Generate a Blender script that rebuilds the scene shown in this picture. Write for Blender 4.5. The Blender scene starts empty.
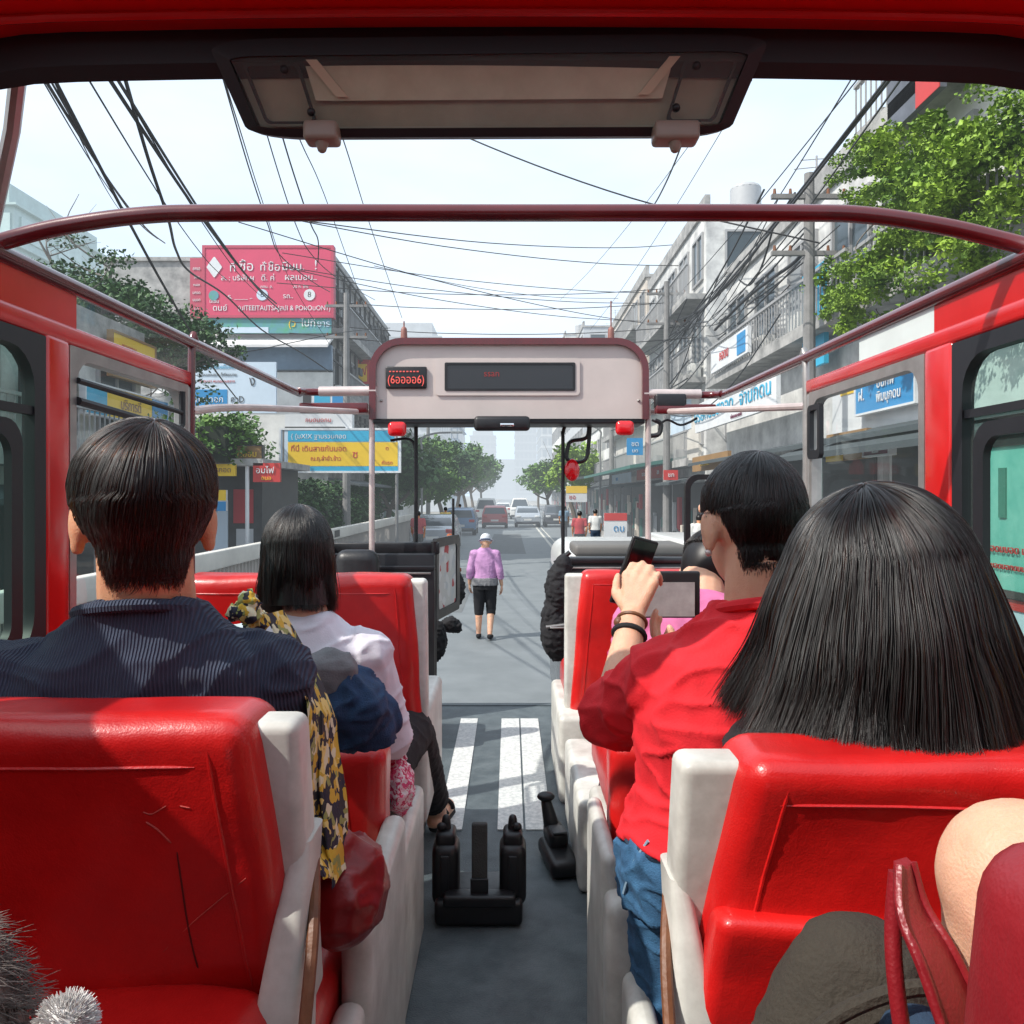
import bpy, bmesh, math, random
from mathutils import Vector, Matrix, noise
random.seed(7)
rnd = random.random
def U(a, b): return a + (b - a) * random.random()
V = Vector
scene = bpy.context.scene
COL = scene.collection
CZ = 2.2            # eye height above the road
FL = 1.0            # bus floor above the road
R = math.radians
def at(px, py, Y):  # real place of a point seen at (px,py) at distance Y
    return V(((px - 510) / 800 * Y, Y, CZ + (495 - py) / 800 * Y))

# ------------------------------------------------------------------ materials
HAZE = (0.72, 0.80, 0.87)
MATS = {}
def mat(name, col, rough=0.6, var=0.25, vscale=6.0, bump=0.0, bscale=30.0, metal=0.0, spec=0.5, coat=0.0,
        haze=False, stretch=None, col2=None, hz=420.0, emit=None, trans=0.0):
    if name in MATS: return MATS[name]
    m = bpy.data.materials.new(name); m.use_nodes = True
    nt = m.node_tree; N = nt.nodes; L = nt.links; N.clear()
    out = N.new('ShaderNodeOutputMaterial'); b = N.new('ShaderNodeBsdfPrincipled')
    tc = N.new('ShaderNodeTexCoord'); src = tc.outputs['Object']
    if stretch:
        mp = N.new('ShaderNodeMapping'); mp.inputs['Scale'].default_value = stretch
        L.new(src, mp.inputs['Vector']); src = mp.outputs['Vector']
    b.inputs['Roughness'].default_value = rough; b.inputs['Metallic'].default_value = metal
    b.inputs['Specular IOR Level'].default_value = spec; b.inputs['Coat Weight'].default_value = coat
    b.inputs['Coat Roughness'].default_value = 0.15
    if trans: b.inputs['Transmission Weight'].default_value = trans
    c = (*col, 1)
    nz = N.new('ShaderNodeTexNoise'); nz.inputs['Scale'].default_value = vscale; nz.inputs['Detail'].default_value = 6
    nz.inputs['Roughness'].default_value = 0.65
    L.new(src, nz.inputs['Vector'])
    rp = N.new('ShaderNodeValToRGB')
    rp.color_ramp.elements[0].position = 0.32; rp.color_ramp.elements[1].position = 0.7
    c2 = col2 or tuple(x * (1 - var) for x in col)
    rp.color_ramp.elements[0].color = (*c2, 1); rp.color_ramp.elements[1].color = c
    L.new(nz.outputs['Fac'], rp.inputs['Fac']); L.new(rp.outputs['Color'], b.inputs['Base Color'])
    if var > 0:
        mr = N.new('ShaderNodeMapRange'); mr.inputs['To Min'].default_value = max(0.03, rough - 0.1)
        mr.inputs['To Max'].default_value = min(1, rough + 0.12)
        L.new(nz.outputs['Fac'], mr.inputs['Value']); L.new(mr.outputs['Result'], b.inputs['Roughness'])
    if bump > 0:
        n2 = N.new('ShaderNodeTexNoise'); n2.inputs['Scale'].default_value = bscale; n2.inputs['Detail'].default_value = 5
        L.new(src, n2.inputs['Vector'])
        bp = N.new('ShaderNodeBump'); bp.inputs['Strength'].default_value = bump; bp.inputs['Distance'].default_value = 0.01
        L.new(n2.outputs['Fac'], bp.inputs['Height']); L.new(bp.outputs['Normal'], b.inputs['Normal'])
    if emit:
        b.inputs['Emission Color'].default_value = (*emit[0], 1); b.inputs['Emission Strength'].default_value = emit[1]
    s = b.outputs['BSDF']
    if haze: s = add_haze(nt, s, hz)
    L.new(s, out.inputs['Surface'])
    m['b'] = b.name
    MATS[name] = m
    return m
def add_haze(nt, s, hz):     # haze glow mixed into the surface colour, growing with distance down the street
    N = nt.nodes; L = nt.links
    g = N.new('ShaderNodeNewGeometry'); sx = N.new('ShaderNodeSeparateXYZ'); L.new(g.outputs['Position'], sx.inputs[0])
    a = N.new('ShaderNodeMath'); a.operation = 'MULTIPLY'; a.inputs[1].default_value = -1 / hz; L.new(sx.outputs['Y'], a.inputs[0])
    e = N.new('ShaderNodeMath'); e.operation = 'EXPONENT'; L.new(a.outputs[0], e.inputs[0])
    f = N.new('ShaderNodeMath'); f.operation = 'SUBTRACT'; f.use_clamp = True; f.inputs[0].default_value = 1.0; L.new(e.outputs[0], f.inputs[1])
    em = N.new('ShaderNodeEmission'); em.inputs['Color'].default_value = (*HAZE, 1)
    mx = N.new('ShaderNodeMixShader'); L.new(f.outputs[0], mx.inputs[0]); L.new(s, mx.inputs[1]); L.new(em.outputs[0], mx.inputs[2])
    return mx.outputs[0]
def nodes_of(m):
    return m.node_tree, m.node_tree.nodes, m.node_tree.links, m.node_tree.nodes[m['b']]
def glass(name, tint, gloss=0.1, dirt=0.12):
    m = bpy.data.materials.new(name); m.use_nodes = True; nt = m.node_tree; N = nt.nodes; L = nt.links; N.clear()
    out = N.new('ShaderNodeOutputMaterial'); t = N.new('ShaderNodeBsdfTransparent'); t.inputs[0].default_value = (*tint, 1)
    g = N.new('ShaderNodeBsdfGlossy'); g.inputs['Roughness'].default_value = 0.03; g.inputs['Color'].default_value = (.8, .85, .85, 1)
    lw = N.new('ShaderNodeLayerWeight'); lw.inputs[0].default_value = .5; pw = N.new('ShaderNodeMath'); pw.operation = 'POWER'; pw.inputs[1].default_value = 4; L.new(lw.outputs['Facing'], pw.inputs[0])
    fr = N.new('ShaderNodeMath'); fr.operation = 'MULTIPLY_ADD'; fr.inputs[1].default_value = .5; fr.inputs[2].default_value = .04; L.new(pw.outputs[0], fr.inputs[0])
    mx = N.new('ShaderNodeMixShader'); L.new(fr.outputs[0], mx.inputs[0]); L.new(t.outputs[0], mx.inputs[1]); L.new(g.outputs[0], mx.inputs[2])
    d = N.new('ShaderNodeBsdfDiffuse'); d.inputs[0].default_value = (.55, .6, .58, 1)
    nz = N.new('ShaderNodeTexNoise'); nz.inputs['Scale'].default_value = 5; nz.inputs['Detail'].default_value = 8
    tc = N.new('ShaderNodeTexCoord'); L.new(tc.outputs['Object'], nz.inputs['Vector'])
    mm = N.new('ShaderNodeMath'); mm.operation = 'MULTIPLY'; mm.inputs[1].default_value = dirt * 1.2; L.new(nz.outputs['Fac'], mm.inputs[0])
    m2 = N.new('ShaderNodeMixShader'); L.new(mm.outputs[0], m2.inputs[0]); L.new(mx.outputs[0], m2.inputs[1]); L.new(d.outputs[0], m2.inputs[2])
    L.new(m2.outputs[0], out.inputs['Surface']); return m

# ------------------------------------------------------------------ things and parts
def wloc(o):
    l = V((0, 0, 0))
    while o is not None: l = l + o.location; o = o.parent
    return l
def thing(name, label, cat, loc=(0, 0, 0), group=None):
    o = bpy.data.objects.new(name, None); COL.objects.link(o); o.location = loc
    o.empty_display_size = 0.1
    return tag(o, label, cat, group)
def tag(o, label, cat, group=None):
    o['label'] = label; o['category'] = cat
    if group: o['group'] = group
    return o
def struct(o): o['kind'] = 'structure'; return o
def mesh_obj(name, me, m, parent=None):
    for x in (m if isinstance(m, (list, tuple)) else [m]): me.materials.append(x)
    me.name = name
    o = bpy.data.objects.new(name, me); COL.objects.link(o)
    if parent is not None:
        o.parent = parent; off = wloc(parent)
        me.transform(Matrix.Translation(-off))
    return o
def clone(o, parent=None):
    c = o.copy(); COL.objects.link(c)
    if parent is not None: c.parent = parent
    for ch in list(o.children): clone(ch, c)
    return c

class MB:
    def __init__(s): s.v = []; s.f = []; s.m = []; s.mi = 0
    def add(s, vs, fs):
        o = len(s.v); s.v += [tuple(x) for x in vs]
        for f in fs: s.f.append(tuple(i + o for i in f)); s.m.append(s.mi)
        return s
    def box(s, lo, hi, M=None):
        x0, y0, z0 = lo; x1, y1, z1 = hi
        vs = [V(p) for p in ((x0, y0, z0), (x1, y0, z0), (x1, y1, z0), (x0, y1, z0), (x0, y0, z1), (x1, y0, z1), (x1, y1, z1), (x0, y1, z1))]
        if M is not None: vs = [M @ p for p in vs]
        return s.add(vs, [(0, 3, 2, 1), (4, 5, 6, 7), (0, 1, 5, 4), (1, 2, 6, 5), (2, 3, 7, 6), (3, 0, 4, 7)])
    def rbox(s, lo, hi, r=0.02, seg=3, M=None, cuts=0, fn=None):
        bm = bmesh.new(); bmesh.ops.create_cube(bm, size=1)
        lo = V(lo); hi = V(hi); c = (lo + hi) / 2; d = hi - lo
        for v in bm.verts: v.co = V((c[i] + v.co[i] * d[i] for i in range(3)))
        r = min(r, min(d) * 0.49)
        bmesh.ops.bevel(bm, geom=bm.edges[:], offset=r, segments=seg, profile=0.5, affect='EDGES')
        if cuts:
            es = [e for e in bm.edges if e.calc_length() > 0.05]
            bmesh.ops.subdivide_edges(bm, edges=es, cuts=cuts, use_grid_fill=True)
        bm.verts.index_update()
        vs = [v.co.copy() for v in bm.verts]
        if fn: vs = [fn(p) for p in vs]
        if M is not None: vs = [M @ p for p in vs]
        s.add(vs, [tuple(v.index for v in f.verts) for f in bm.faces]); bm.free(); return s
    def tube(s, pts, r, n=8, closed=False, caps=True):
        pts = [V(p) for p in pts]; k = len(pts); rs = r if isinstance(r, (list, tuple)) else [r] * k
        vs = []; up = None
        for i, p in enumerate(pts):
            a = pts[i - 1] if (i > 0 or closed) else p; b = pts[(i + 1) % k] if (i < k - 1 or closed) else p
            t = (b - a).normalized()
            if up is None: up = V((0, 0, 1)) if abs(t.z) < 0.9 else V((0, 1, 0))
            sx = t.cross(up)
            if sx.length < 1e-4: sx = t.orthogonal()
            sx.normalize(); up = sx.cross(t).normalized()
            for j in range(n):
                q = 2 * math.pi * j / n; vs.append(p + (sx * math.cos(q) + up * math.sin(q)) * rs[i])
        fs = []
        for i in range(k if closed else k - 1):
            for j in range(n):
                a = i * n + j; b = i * n + (j + 1) % n; i2 = (i + 1) % k
                fs.append((a, b, i2 * n + (j + 1) % n, i2 * n + j))
        if caps and not closed: fs += [tuple(range(n))[::-1], tuple(range((k - 1) * n, k * n))]
        return s.add(vs, fs)
    def loft(s, rings, caps=True):
        n = len(rings[0]); vs = [p for r in rings for p in r]; fs = []
        for i in range(len(rings) - 1):
            for j in range(n):
                fs.append((i * n + j, i * n + (j + 1) % n, (i + 1) * n + (j + 1) % n, (i + 1) * n + j))
        if caps: fs += [tuple(range(n))[::-1], tuple(range((len(rings) - 1) * n, len(rings) * n))]
        return s.add(vs, fs)
    def prism(s, poly, d):            # polygon of 3-D points extruded by d
        n = len(poly); d = V(d); vs = [V(p) for p in poly] + [V(p) + d for p in poly]
        return s.add(vs, [tuple(range(n))[::-1], tuple(range(n, 2 * n))] + [(i, (i + 1) % n, n + (i + 1) % n, n + i) for i in range(n)])
    def ring(s, outer, inner, d):     # frame between two outlines with the same count, depth d
        n = len(outer); d = V(d)
        vs = [V(p) for p in outer] + [V(p) for p in inner]; vs += [p + d for p in vs]; fs = []
        for i in range(n):
            j = (i + 1) % n
            fs += [(i, j, n + j, n + i), (2 * n + i, 3 * n + i, 3 * n + j, 2 * n + j), (i, 2 * n + i, 2 * n + j, j), (n + i, n + j, 3 * n + j, 3 * n + i)]
        return s.add(vs, fs)
    def ball(s, c, r, M=None, nu=16, nv=10):
        c = V(c); r = V(r) if not isinstance(r, (int, float)) else V((r, r, r)); vs = []; fs = []
        for i in range(nv + 1):
            t = math.pi * i / nv
            for j in range(nu):
                p = 2 * math.pi * j / nu
                q = V((r.x * math.sin(t) * math.cos(p), r.y * math.sin(t) * math.sin(p), r.z * math.cos(t)))
                if M is not None: q = M @ q
                vs.append(c + q)
        for i in range(nv):
            for j in range(nu): fs.append((i * nu + j, (i + 1) * nu + j, (i + 1) * nu + (j + 1) % nu, i * nu + (j + 1) % nu))
        return s.add(vs, fs)
    def cap(s, a, b, ra, rb, flat=False, n=14):   # tapered limb with round (or flat far) ends
        a = V(a); b = V(b); t = (b - a); l = t.length; t.normalize()
        pts = []; rs = []
        for q in (0.15, 0.5, 0.8): pts.append(a - t * ra * math.cos(math.asin(q))); rs.append(ra * q)
        for q in (0, .33, .66, 1): pts.append(a + t * l * q); rs.append(ra + (rb - ra) * q)
        if not flat:
            for q in (0.8, 0.5, 0.15): pts.append(b + t * rb * math.cos(math.asin(q))); rs.append(rb * q)
        return s.tube(pts, rs, n)
    def mesh(s, name='mesh', smooth=35):
        me = bpy.data.meshes.new(name); me.from_pydata(s.v, [], s.f); me.validate(clean_customdata=False)
        if len(me.polygons) == len(s.m): me.polygons.foreach_set('material_index', s.m)
        if smooth:
            me.polygons.foreach_set('use_smooth', [True] * len(me.polygons)); me.set_sharp_from_angle(angle=R(smooth))
        bm = bmesh.new(); bm.from_mesh(me); bmesh.ops.recalc_face_normals(bm, faces=bm.faces); bm.to_mesh(me); bm.free()
        return me
    def build(s, name, m, parent=None, smooth=35): return mesh_obj(name, s.mesh(name, smooth), m, parent)
    def raw(s, name, m, parent=None, smooth=False):   # no normal clean-up (leaves, strands)
        me = bpy.data.meshes.new(name); me.from_pydata(s.v, [], s.f)
        me.polygons.foreach_set('material_index', s.m)
        if smooth: me.polygons.foreach_set('use_smooth', [True] * len(me.polygons))
        return mesh_obj(name, me, m, parent)
    def fused(s, name, m, parent=None, vox=0.006, it=3, disp=None):   # one continuous skin
        me = bpy.data.meshes.new('tmp'); me.from_pydata(s.v, [], s.f)
        bm = bmesh.new(); bm.from_mesh(me); bmesh.ops.recalc_face_normals(bm, faces=bm.faces); bm.to_mesh(me); bm.free()
        o = bpy.data.objects.new('tmp', me); COL.objects.link(o)
        rm = o.modifiers.new('r', 'REMESH'); rm.mode = 'VOXEL'; rm.voxel_size = vox; rm.use_smooth_shade = True
        sm = o.modifiers.new('s', 'SMOOTH'); sm.iterations = it; sm.factor = 0.5
        dg = bpy.context.evaluated_depsgraph_get(); dg.update()
        res = bpy.data.meshes.new_from_object(o.evaluated_get(dg))
        bpy.data.objects.remove(o); bpy.data.meshes.remove(me)
        if disp:
            no = [v.normal.copy() for v in res.vertices]
            for v, nn in zip(res.vertices, no): v.co += nn * disp(v.co)
        res.polygons.foreach_set('use_smooth', [True] * len(res.polygons)); res.materials.clear()
        return mesh_obj(name, res, m, parent)

def rrect(a0, a1, b0, b1, r, n=5):
    pts = []
    for (ca, cb, q0) in ((a1 - r, b1 - r, 0), (a0 + r, b1 - r, 90), (a0 + r, b0 + r, 180), (a1 - r, b0 + r, 270)):
        for i in range(n + 1):
            q = R(q0 + 90 * i / n); pts.append((ca + r * math.cos(q), cb + r * math.sin(q)))
    return pts
def yz(X, pts): return [V((X, a, b)) for a, b in pts]
def xz(Y, pts): return [V((a, Y, b)) for a, b in pts]
def spline(pts, n=8):
    pts = [V(p) for p in pts]; out = []
    for i in range(len(pts) - 1):
        p0 = pts[max(i - 1, 0)]; p1 = pts[i]; p2 = pts[i + 1]; p3 = pts[min(i + 2, len(pts) - 1)]
        for k in range(n):
            t = k / n
            out.append(0.5 * (2 * p1 + (p2 - p0) * t + (2 * p0 - 5 * p1 + 4 * p2 - p3) * t * t + (3 * p1 - p0 - 3 * p2 + p3) * t ** 3))
    out.append(pts[-1]); return out

def text(s, size, O, Rt, Up, m, parent, name='lettering', align='CENTER', ext=0.002, wide=1.0, bold=0.0):
    cu = bpy.data.curves.new('t', 'FONT'); cu.body = s; cu.size = size; cu.align_x = align; cu.align_y = 'CENTER'; cu.extrude = ext; cu.offset = bold
    cu.resolution_u = 3
    o = bpy.data.objects.new('t', cu); COL.objects.link(o)
    dg = bpy.context.evaluated_depsgraph_get(); dg.update()
    me = bpy.data.meshes.new_from_object(o.evaluated_get(dg)); bpy.data.objects.remove(o)
    Rt = V(Rt).normalized(); Up = V(Up).normalized(); Nn = Rt.cross(Up)
    O = V(O)
    M = Matrix(((Rt.x * wide, Up.x, Nn.x, O.x), (Rt.y * wide, Up.y, Nn.y, O.y), (Rt.z * wide, Up.z, Nn.z, O.z), (0, 0, 0, 1)))
    me.transform(M); me.materials.clear()
    return mesh_obj(name, me, m, parent)
# ------------------------------------------------------------------ palette
RED = mat('red_vinyl', (0.62, 0.010, 0.008), 0.38, 0.35, 5, bump=0.4, bscale=11, coat=0.3, col2=(0.42, 0.005, 0.006))
REDP = mat('red_paint', (0.58, 0.006, 0.006), 0.22, 0.2, 5, coat=0.5, bump=.02, bscale=9)
MAROON = mat('maroon_paint', (0.115, 0.008, 0.011), 0.22, 0.3, 9, coat=0.5)
MAROONV = mat('maroon_vinyl', (0.25, 0.010, 0.016), 0.38, 0.3, 8, bump=.2, bscale=40)
WHITE = mat('white_fibreglass', (0.68, 0.68, 0.63), 0.4, 0.14, 11, coat=0.1, bump=.08, bscale=30, col2=(.44, .43, .39))
CREAM = mat('cream_panel', (0.54, 0.47, 0.44), 0.4, 0.12, 4, bump=.03)
BLACK = mat('black_plastic', (0.012, 0.012, 0.014), 0.4, 0.3, 14, bump=.08, bscale=60)
RUBBER = mat('black_rubber', (0.010, 0.011, 0.014), 0.5, 0.3, 10)
CHROME = mat('worn_chrome', (0.66, 0.55, 0.52), 0.36, 0.25, 9, metal=0.35)
STEEL = mat('grey_steel', (0.45, 0.43, 0.41), 0.35, 0.3, 12, metal=0.7)
FLOORM = mat('rubber_floor', (0.125, 0.15, 0.16), 0.5, 0.3, 9, bump=.4, bscale=220, col2=(.046, .062, .07))
STRIPE = mat('white_floor_strip', (0.75, 0.75, 0.72), 0.6, 0.4, 60, bump=.3, bscale=200, col2=(.42, .44, .44))
SKIN = mat('skin', (0.68, 0.35, 0.20), 0.5, 0.12, 14, bump=.22, bscale=420, col2=(.56, .24, .13))
SKINL = mat('light_skin', (0.70, 0.43, 0.29), 0.5, 0.12, 14, bump=.22, bscale=420, col2=(.60, .31, .20))
for m_ in (SKIN, SKINL):
    b_ = nodes_of(m_)[3]; b_.inputs['Subsurface Weight'].default_value = 0.25; b_.inputs['Subsurface Radius'].default_value = (.02, .008, .004); b_.inputs['Subsurface Scale'].default_value = .6
HAIR = mat('black_hair', (0.010, 0.008, 0.008), 0.42, 0.4, 20, spec=0.45)
HAIRB = mat('dark_brown_hair', (0.026, 0.014, 0.010), 0.33, 0.4, 20, spec=0.7)
REDC = mat('red_cotton', (0.72, 0.012, 0.022), 0.85, 0.16, 30, bump=.15, bscale=300)
PINKC = mat('pink_cotton', (0.62, 0.16, 0.34), 0.85, 0.15, 30, bump=.15, bscale=300)
LILAC = mat('white_cotton', (0.72, 0.69, 0.76), 0.85, 0.08, 30, bump=.12, bscale=300)
DENIM = mat('blue_denim', (0.045, 0.15, 0.29), 0.85, 0.5, 40, bump=.3, bscale=400, col2=(.02, .075, .16))
DENIMD = mat('dark_denim', (0.02, 0.05, 0.10), 0.85, 0.5, 40, bump=.3, bscale=400)
BLACKC = mat('black_cloth', (0.012, 0.012, 0.015), 0.85, 0.3, 40, bump=.2, bscale=300)
GREYC = mat('grey_cloth', (0.20, 0.20, 0.21), 0.9, 0.3, 40, bump=.2, bscale=300)
CANVAS = mat('olive_canvas', (0.040, 0.033, 0.024), 0.9, 0.4, 14, bump=.4, bscale=200)
# fine vinyl grain over the soft dents
for m_ in (RED, MAROONV):
    nt, N, L, b = nodes_of(m_); n3 = N.new('ShaderNodeTexVoronoi'); n3.inputs['Scale'].default_value = 420; tc = N.new('ShaderNodeTexCoord'); L.new(tc.outputs['Object'], n3.inputs['Vector'])
    b2 = N.new('ShaderNodeBump'); b2.inputs['Strength'].default_value = .12; b2.inputs['Distance'].default_value = .002; L.new(n3.outputs['Distance'], b2.inputs['Height'])
    old = b.inputs['Normal'].links[0].from_socket; L.new(old, b2.inputs['Normal']); L.new(b2.outputs['Normal'], b.inputs['Normal'])
def hair_mat(name, mel, redn):
    m = bpy.data.materials.new(name); m.use_nodes = True; N = m.node_tree.nodes; N.clear(); o = N.new('ShaderNodeOutputMaterial'); h = N.new('ShaderNodeBsdfHairPrincipled')
    h.model = 'CHIANG'; h.parametrization = 'MELANIN'
    for k, v in (('Melanin', mel), ('Melanin Redness', redn), ('Roughness', .28), ('Radial Roughness', .4), ('Coat', .0), ('Random Color', .2), ('Random Roughness', .3)):
        if k in h.inputs: h.inputs[k].default_value = v
    m.node_tree.links.new(h.outputs[0], o.inputs['Surface']); return m
HSTR = {'black_hair': hair_mat('black_hair_strands', 1.0, .3), 'dark_brown_hair': hair_mat('brown_hair_strands', .93, .75)}
# ribbed navy knit
NAVY = mat('navy_rib_knit', (0.025, 0.037, 0.072), 0.8, 0.2, 12)
nt, N, L, b = nodes_of(NAVY)
wv = N.new('ShaderNodeTexWave'); wv.bands_direction = 'X'; wv.inputs['Scale'].default_value = 78; wv.inputs['Distortion'].default_value = 1.1; wv.inputs['Detail'].default_value = 1
tc = N.new('ShaderNodeTexCoord'); L.new(tc.outputs['Object'], wv.inputs['Vector'])
bp = N.new('ShaderNodeBump'); bp.inputs['Strength'].default_value = .7; bp.inputs['Distance'].default_value = .004; L.new(wv.outputs['Fac'], bp.inputs['Height']); L.new(bp.outputs['Normal'], b.inputs['Normal'])
rp = N.new('ShaderNodeValToRGB'); rp.color_ramp.elements[0].color = (.020, .029, .058, 1); rp.color_ramp.elements[1].color = (.042, .058, .10, 1); L.new(wv.outputs['Fac'], rp.inputs['Fac']); L.new(rp.outputs['Color'], b.inputs['Base Color'])
# leaf print scarf
def floral(name, stops, scale):
    m = mat(name, (1, 1, 1), .8, 0, bump=.15, bscale=200); nt, N, L, b = nodes_of(m)
    tc = N.new('ShaderNodeTexCoord'); nz = N.new('ShaderNodeTexNoise'); nz.inputs['Scale'].default_value = scale * .6
    mx = N.new('ShaderNodeVectorMath'); mx.operation = 'MULTIPLY_ADD'; mx.inputs[1].default_value = (.05, .05, .05)
    L.new(tc.outputs['Object'], nz.inputs['Vector']); L.new(nz.outputs['Color'], mx.inputs[0]); L.new(tc.outputs['Object'], mx.inputs[2])
    vo = N.new('ShaderNodeTexVoronoi'); vo.inputs['Scale'].default_value = scale; L.new(mx.outputs[0], vo.inputs['Vector'])
    sp = N.new('ShaderNodeSeparateColor'); L.new(vo.outputs['Color'], sp.inputs[0])
    rp = N.new('ShaderNodeValToRGB'); rp.color_ramp.interpolation = 'CONSTANT'; el = rp.color_ramp.elements
    el[0].position = 0; el[0].color = (*stops[0][1], 1); el[1].position = stops[1][0]; el[1].color = (*stops[1][1], 1)
    for p, c in stops[2:]: e = el.new(p); e.color = (*c, 1)
    L.new(sp.outputs[0], rp.inputs['Fac']); L.new(rp.outputs['Color'], b.inputs['Base Color']); return m
FLORAL = floral('leaf_print_cloth', [(0, (.02, .022, .04)), (.26, (.62, .40, .04)), (.46, (.76, .60, .20)), (.60, (.03, .03, .035)), (.72, (.70, .66, .45)), (.86, (.30, .32, .10))], 62)
PINKFL = floral('pink_print_cloth', [(0, (.7, .08, .2)), (.3, (.75, .5, .55)), (.6, (.55, .03, .1)), (.8, (.75, .7, .7))], 110)
MOTTLE = floral('torn_poster_paper', [(0, (.55, .53, .5)), (.45, (.62, .6, .58)), (.7, (.45, .08, .08)), (.82, (.5, .5, .5))], 22)
GLASSG = glass('green_tinted_glass', (.50, .68, .60), dirt=.06)
GLASSC = glass('clear_glass', (.95, .97, .97), dirt=.015)
REDLENS = mat('red_lamp_lens', (.62, .006, .012), .15, .2, 40, coat=.6, emit=((1, .02, .02), .06))
LENS = mat('lamp_cover', (.90, .90, .80), .12, .2, 7, coat=.8, col2=(.62, .62, .52), bump=.3, bscale=4)
LENSB = mat('lamp_tube', (.82, .74, .62), .3, .1)
LAMPD = mat('lamp_backing', (.46, .44, .36), .4, .3, 8)
DARKGL = mat('dark_display_glass', (.012, .010, .012), .08, .3, 8, coat=.4)
LEDR = mat('red_led', (.7, .1, .08), .4, 0, emit=((1, .12, .08), .25))
FUR = mat('grey_fur', (.26, .215, .19), .95, .5, 22, col2=(.07, .06, .055), spec=.1)
FURW = mat('white_fur', (.7, .68, .66), .9, .2, 12)
BROWN = mat('brown_leather', (.20, .075, .03), .5, .4, 20, bump=.2, bscale=60)
PARTB = mat('black_partition', (.014, .015, .018), .35, .3, 6, coat=.2)

# ------------------------------------------------------------------ world, sun, camera
w = bpy.data.worlds.new('World'); scene.world = w; w.use_nodes = True
nt = w.node_tree; N = nt.nodes; L = nt.links; N.clear()
EL, AZB = 47, 28
out = N.new('ShaderNodeOutputWorld'); bg = N.new('ShaderNodeBackground'); bg.inputs['Strength'].default_value = 0.15
sky = N.new('ShaderNodeTexSky'); sky.sky_type = 'NISHITA'; sky.sun_disc = False; sky.sun_elevation = R(EL); sky.sun_rotation = R(242)
sky.air_density = 1.0; sky.dust_density = 4.0; sky.ozone_density = 1.0
mx = N.new('ShaderNodeMix'); mx.data_type = 'RGBA'; mx.inputs['Factor'].default_value = 0.72
mx.inputs['B'].default_value = (7.4, 8.5, 9.6, 1)        # bright thin overcast haze
# soft cloud variation
tc = N.new('ShaderNodeTexCoord'); nz = N.new('ShaderNodeTexNoise'); nz.inputs['Scale'].default_value = 2.2; nz.inputs['Detail'].default_value = 6
mp = N.new('ShaderNodeMapping'); mp.inputs['Scale'].default_value = (1, 1, 3); L.new(tc.outputs['Generated'], mp.inputs['Vector']); L.new(mp.outputs['Vector'], nz.inputs['Vector'])
rp = N.new('ShaderNodeValToRGB'); rp.color_ramp.elements[0].position = .38; rp.color_ramp.elements[1].position = .75
rp.color_ramp.elements[0].color = (7.2, 8.7, 10.4, 1); rp.color_ramp.elements[1].color = (9.4, 10.2, 10.9, 1)
L.new(nz.outputs['Fac'], rp.inputs['Fac']); L.new(rp.outputs['Color'], mx.inputs['B'])
L.new(sky.outputs['Color'], mx.inputs['A']); L.new(mx.outputs['Result'], bg.inputs['Color']); L.new(bg.outputs[0], out.inputs['Surface'])
sl = bpy.data.lights.new('sun', 'SUN'); sl.energy = 5.0; sl.angle = R(0.5); sl.color = (1, .955, .88)
so = bpy.data.objects.new('sun', sl); COL.objects.link(so)
sd = V((-math.cos(R(EL)) * math.cos(R(AZB)), -math.cos(R(EL)) * math.sin(R(AZB)), math.sin(R(EL))))
so.rotation_euler = sd.to_track_quat('Z', 'Y').to_euler(); so.location = sd * 50
cam = bpy.data.cameras.new('camera'); co = bpy.data.objects.new('camera', cam); COL.objects.link(co)
cam.sensor_width = 36; cam.lens = 800 / 1024 * 36; cam.shift_x = 2 / 1024; cam.shift_y = -17 / 1024
co.location = (0, 0, CZ); co.rotation_euler = (R(90), 0, 0); cam.clip_start = .02; cam.clip_end = 3000
scene.camera = co
scene.view_settings.view_transform = 'Standard'; scene.view_settings.look = 'None'; scene.view_settings.exposure = 0
scene.render.engine = 'CYCLES'; scene.cycles.max_bounces = 6; scene.cycles.transparent_max_bounces = 12
scene.cycles.use_denoising = True; scene.cycles.sample_clamp_indirect = 6

# ------------------------------------------------------------------ the bus
C0 = CZ
bus = thing('open_top_bus', 'red open top sightseeing bus seen from inside, with white header panel at the front', 'bus', (0, 2.6, 0))
WX = 1.10
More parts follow.
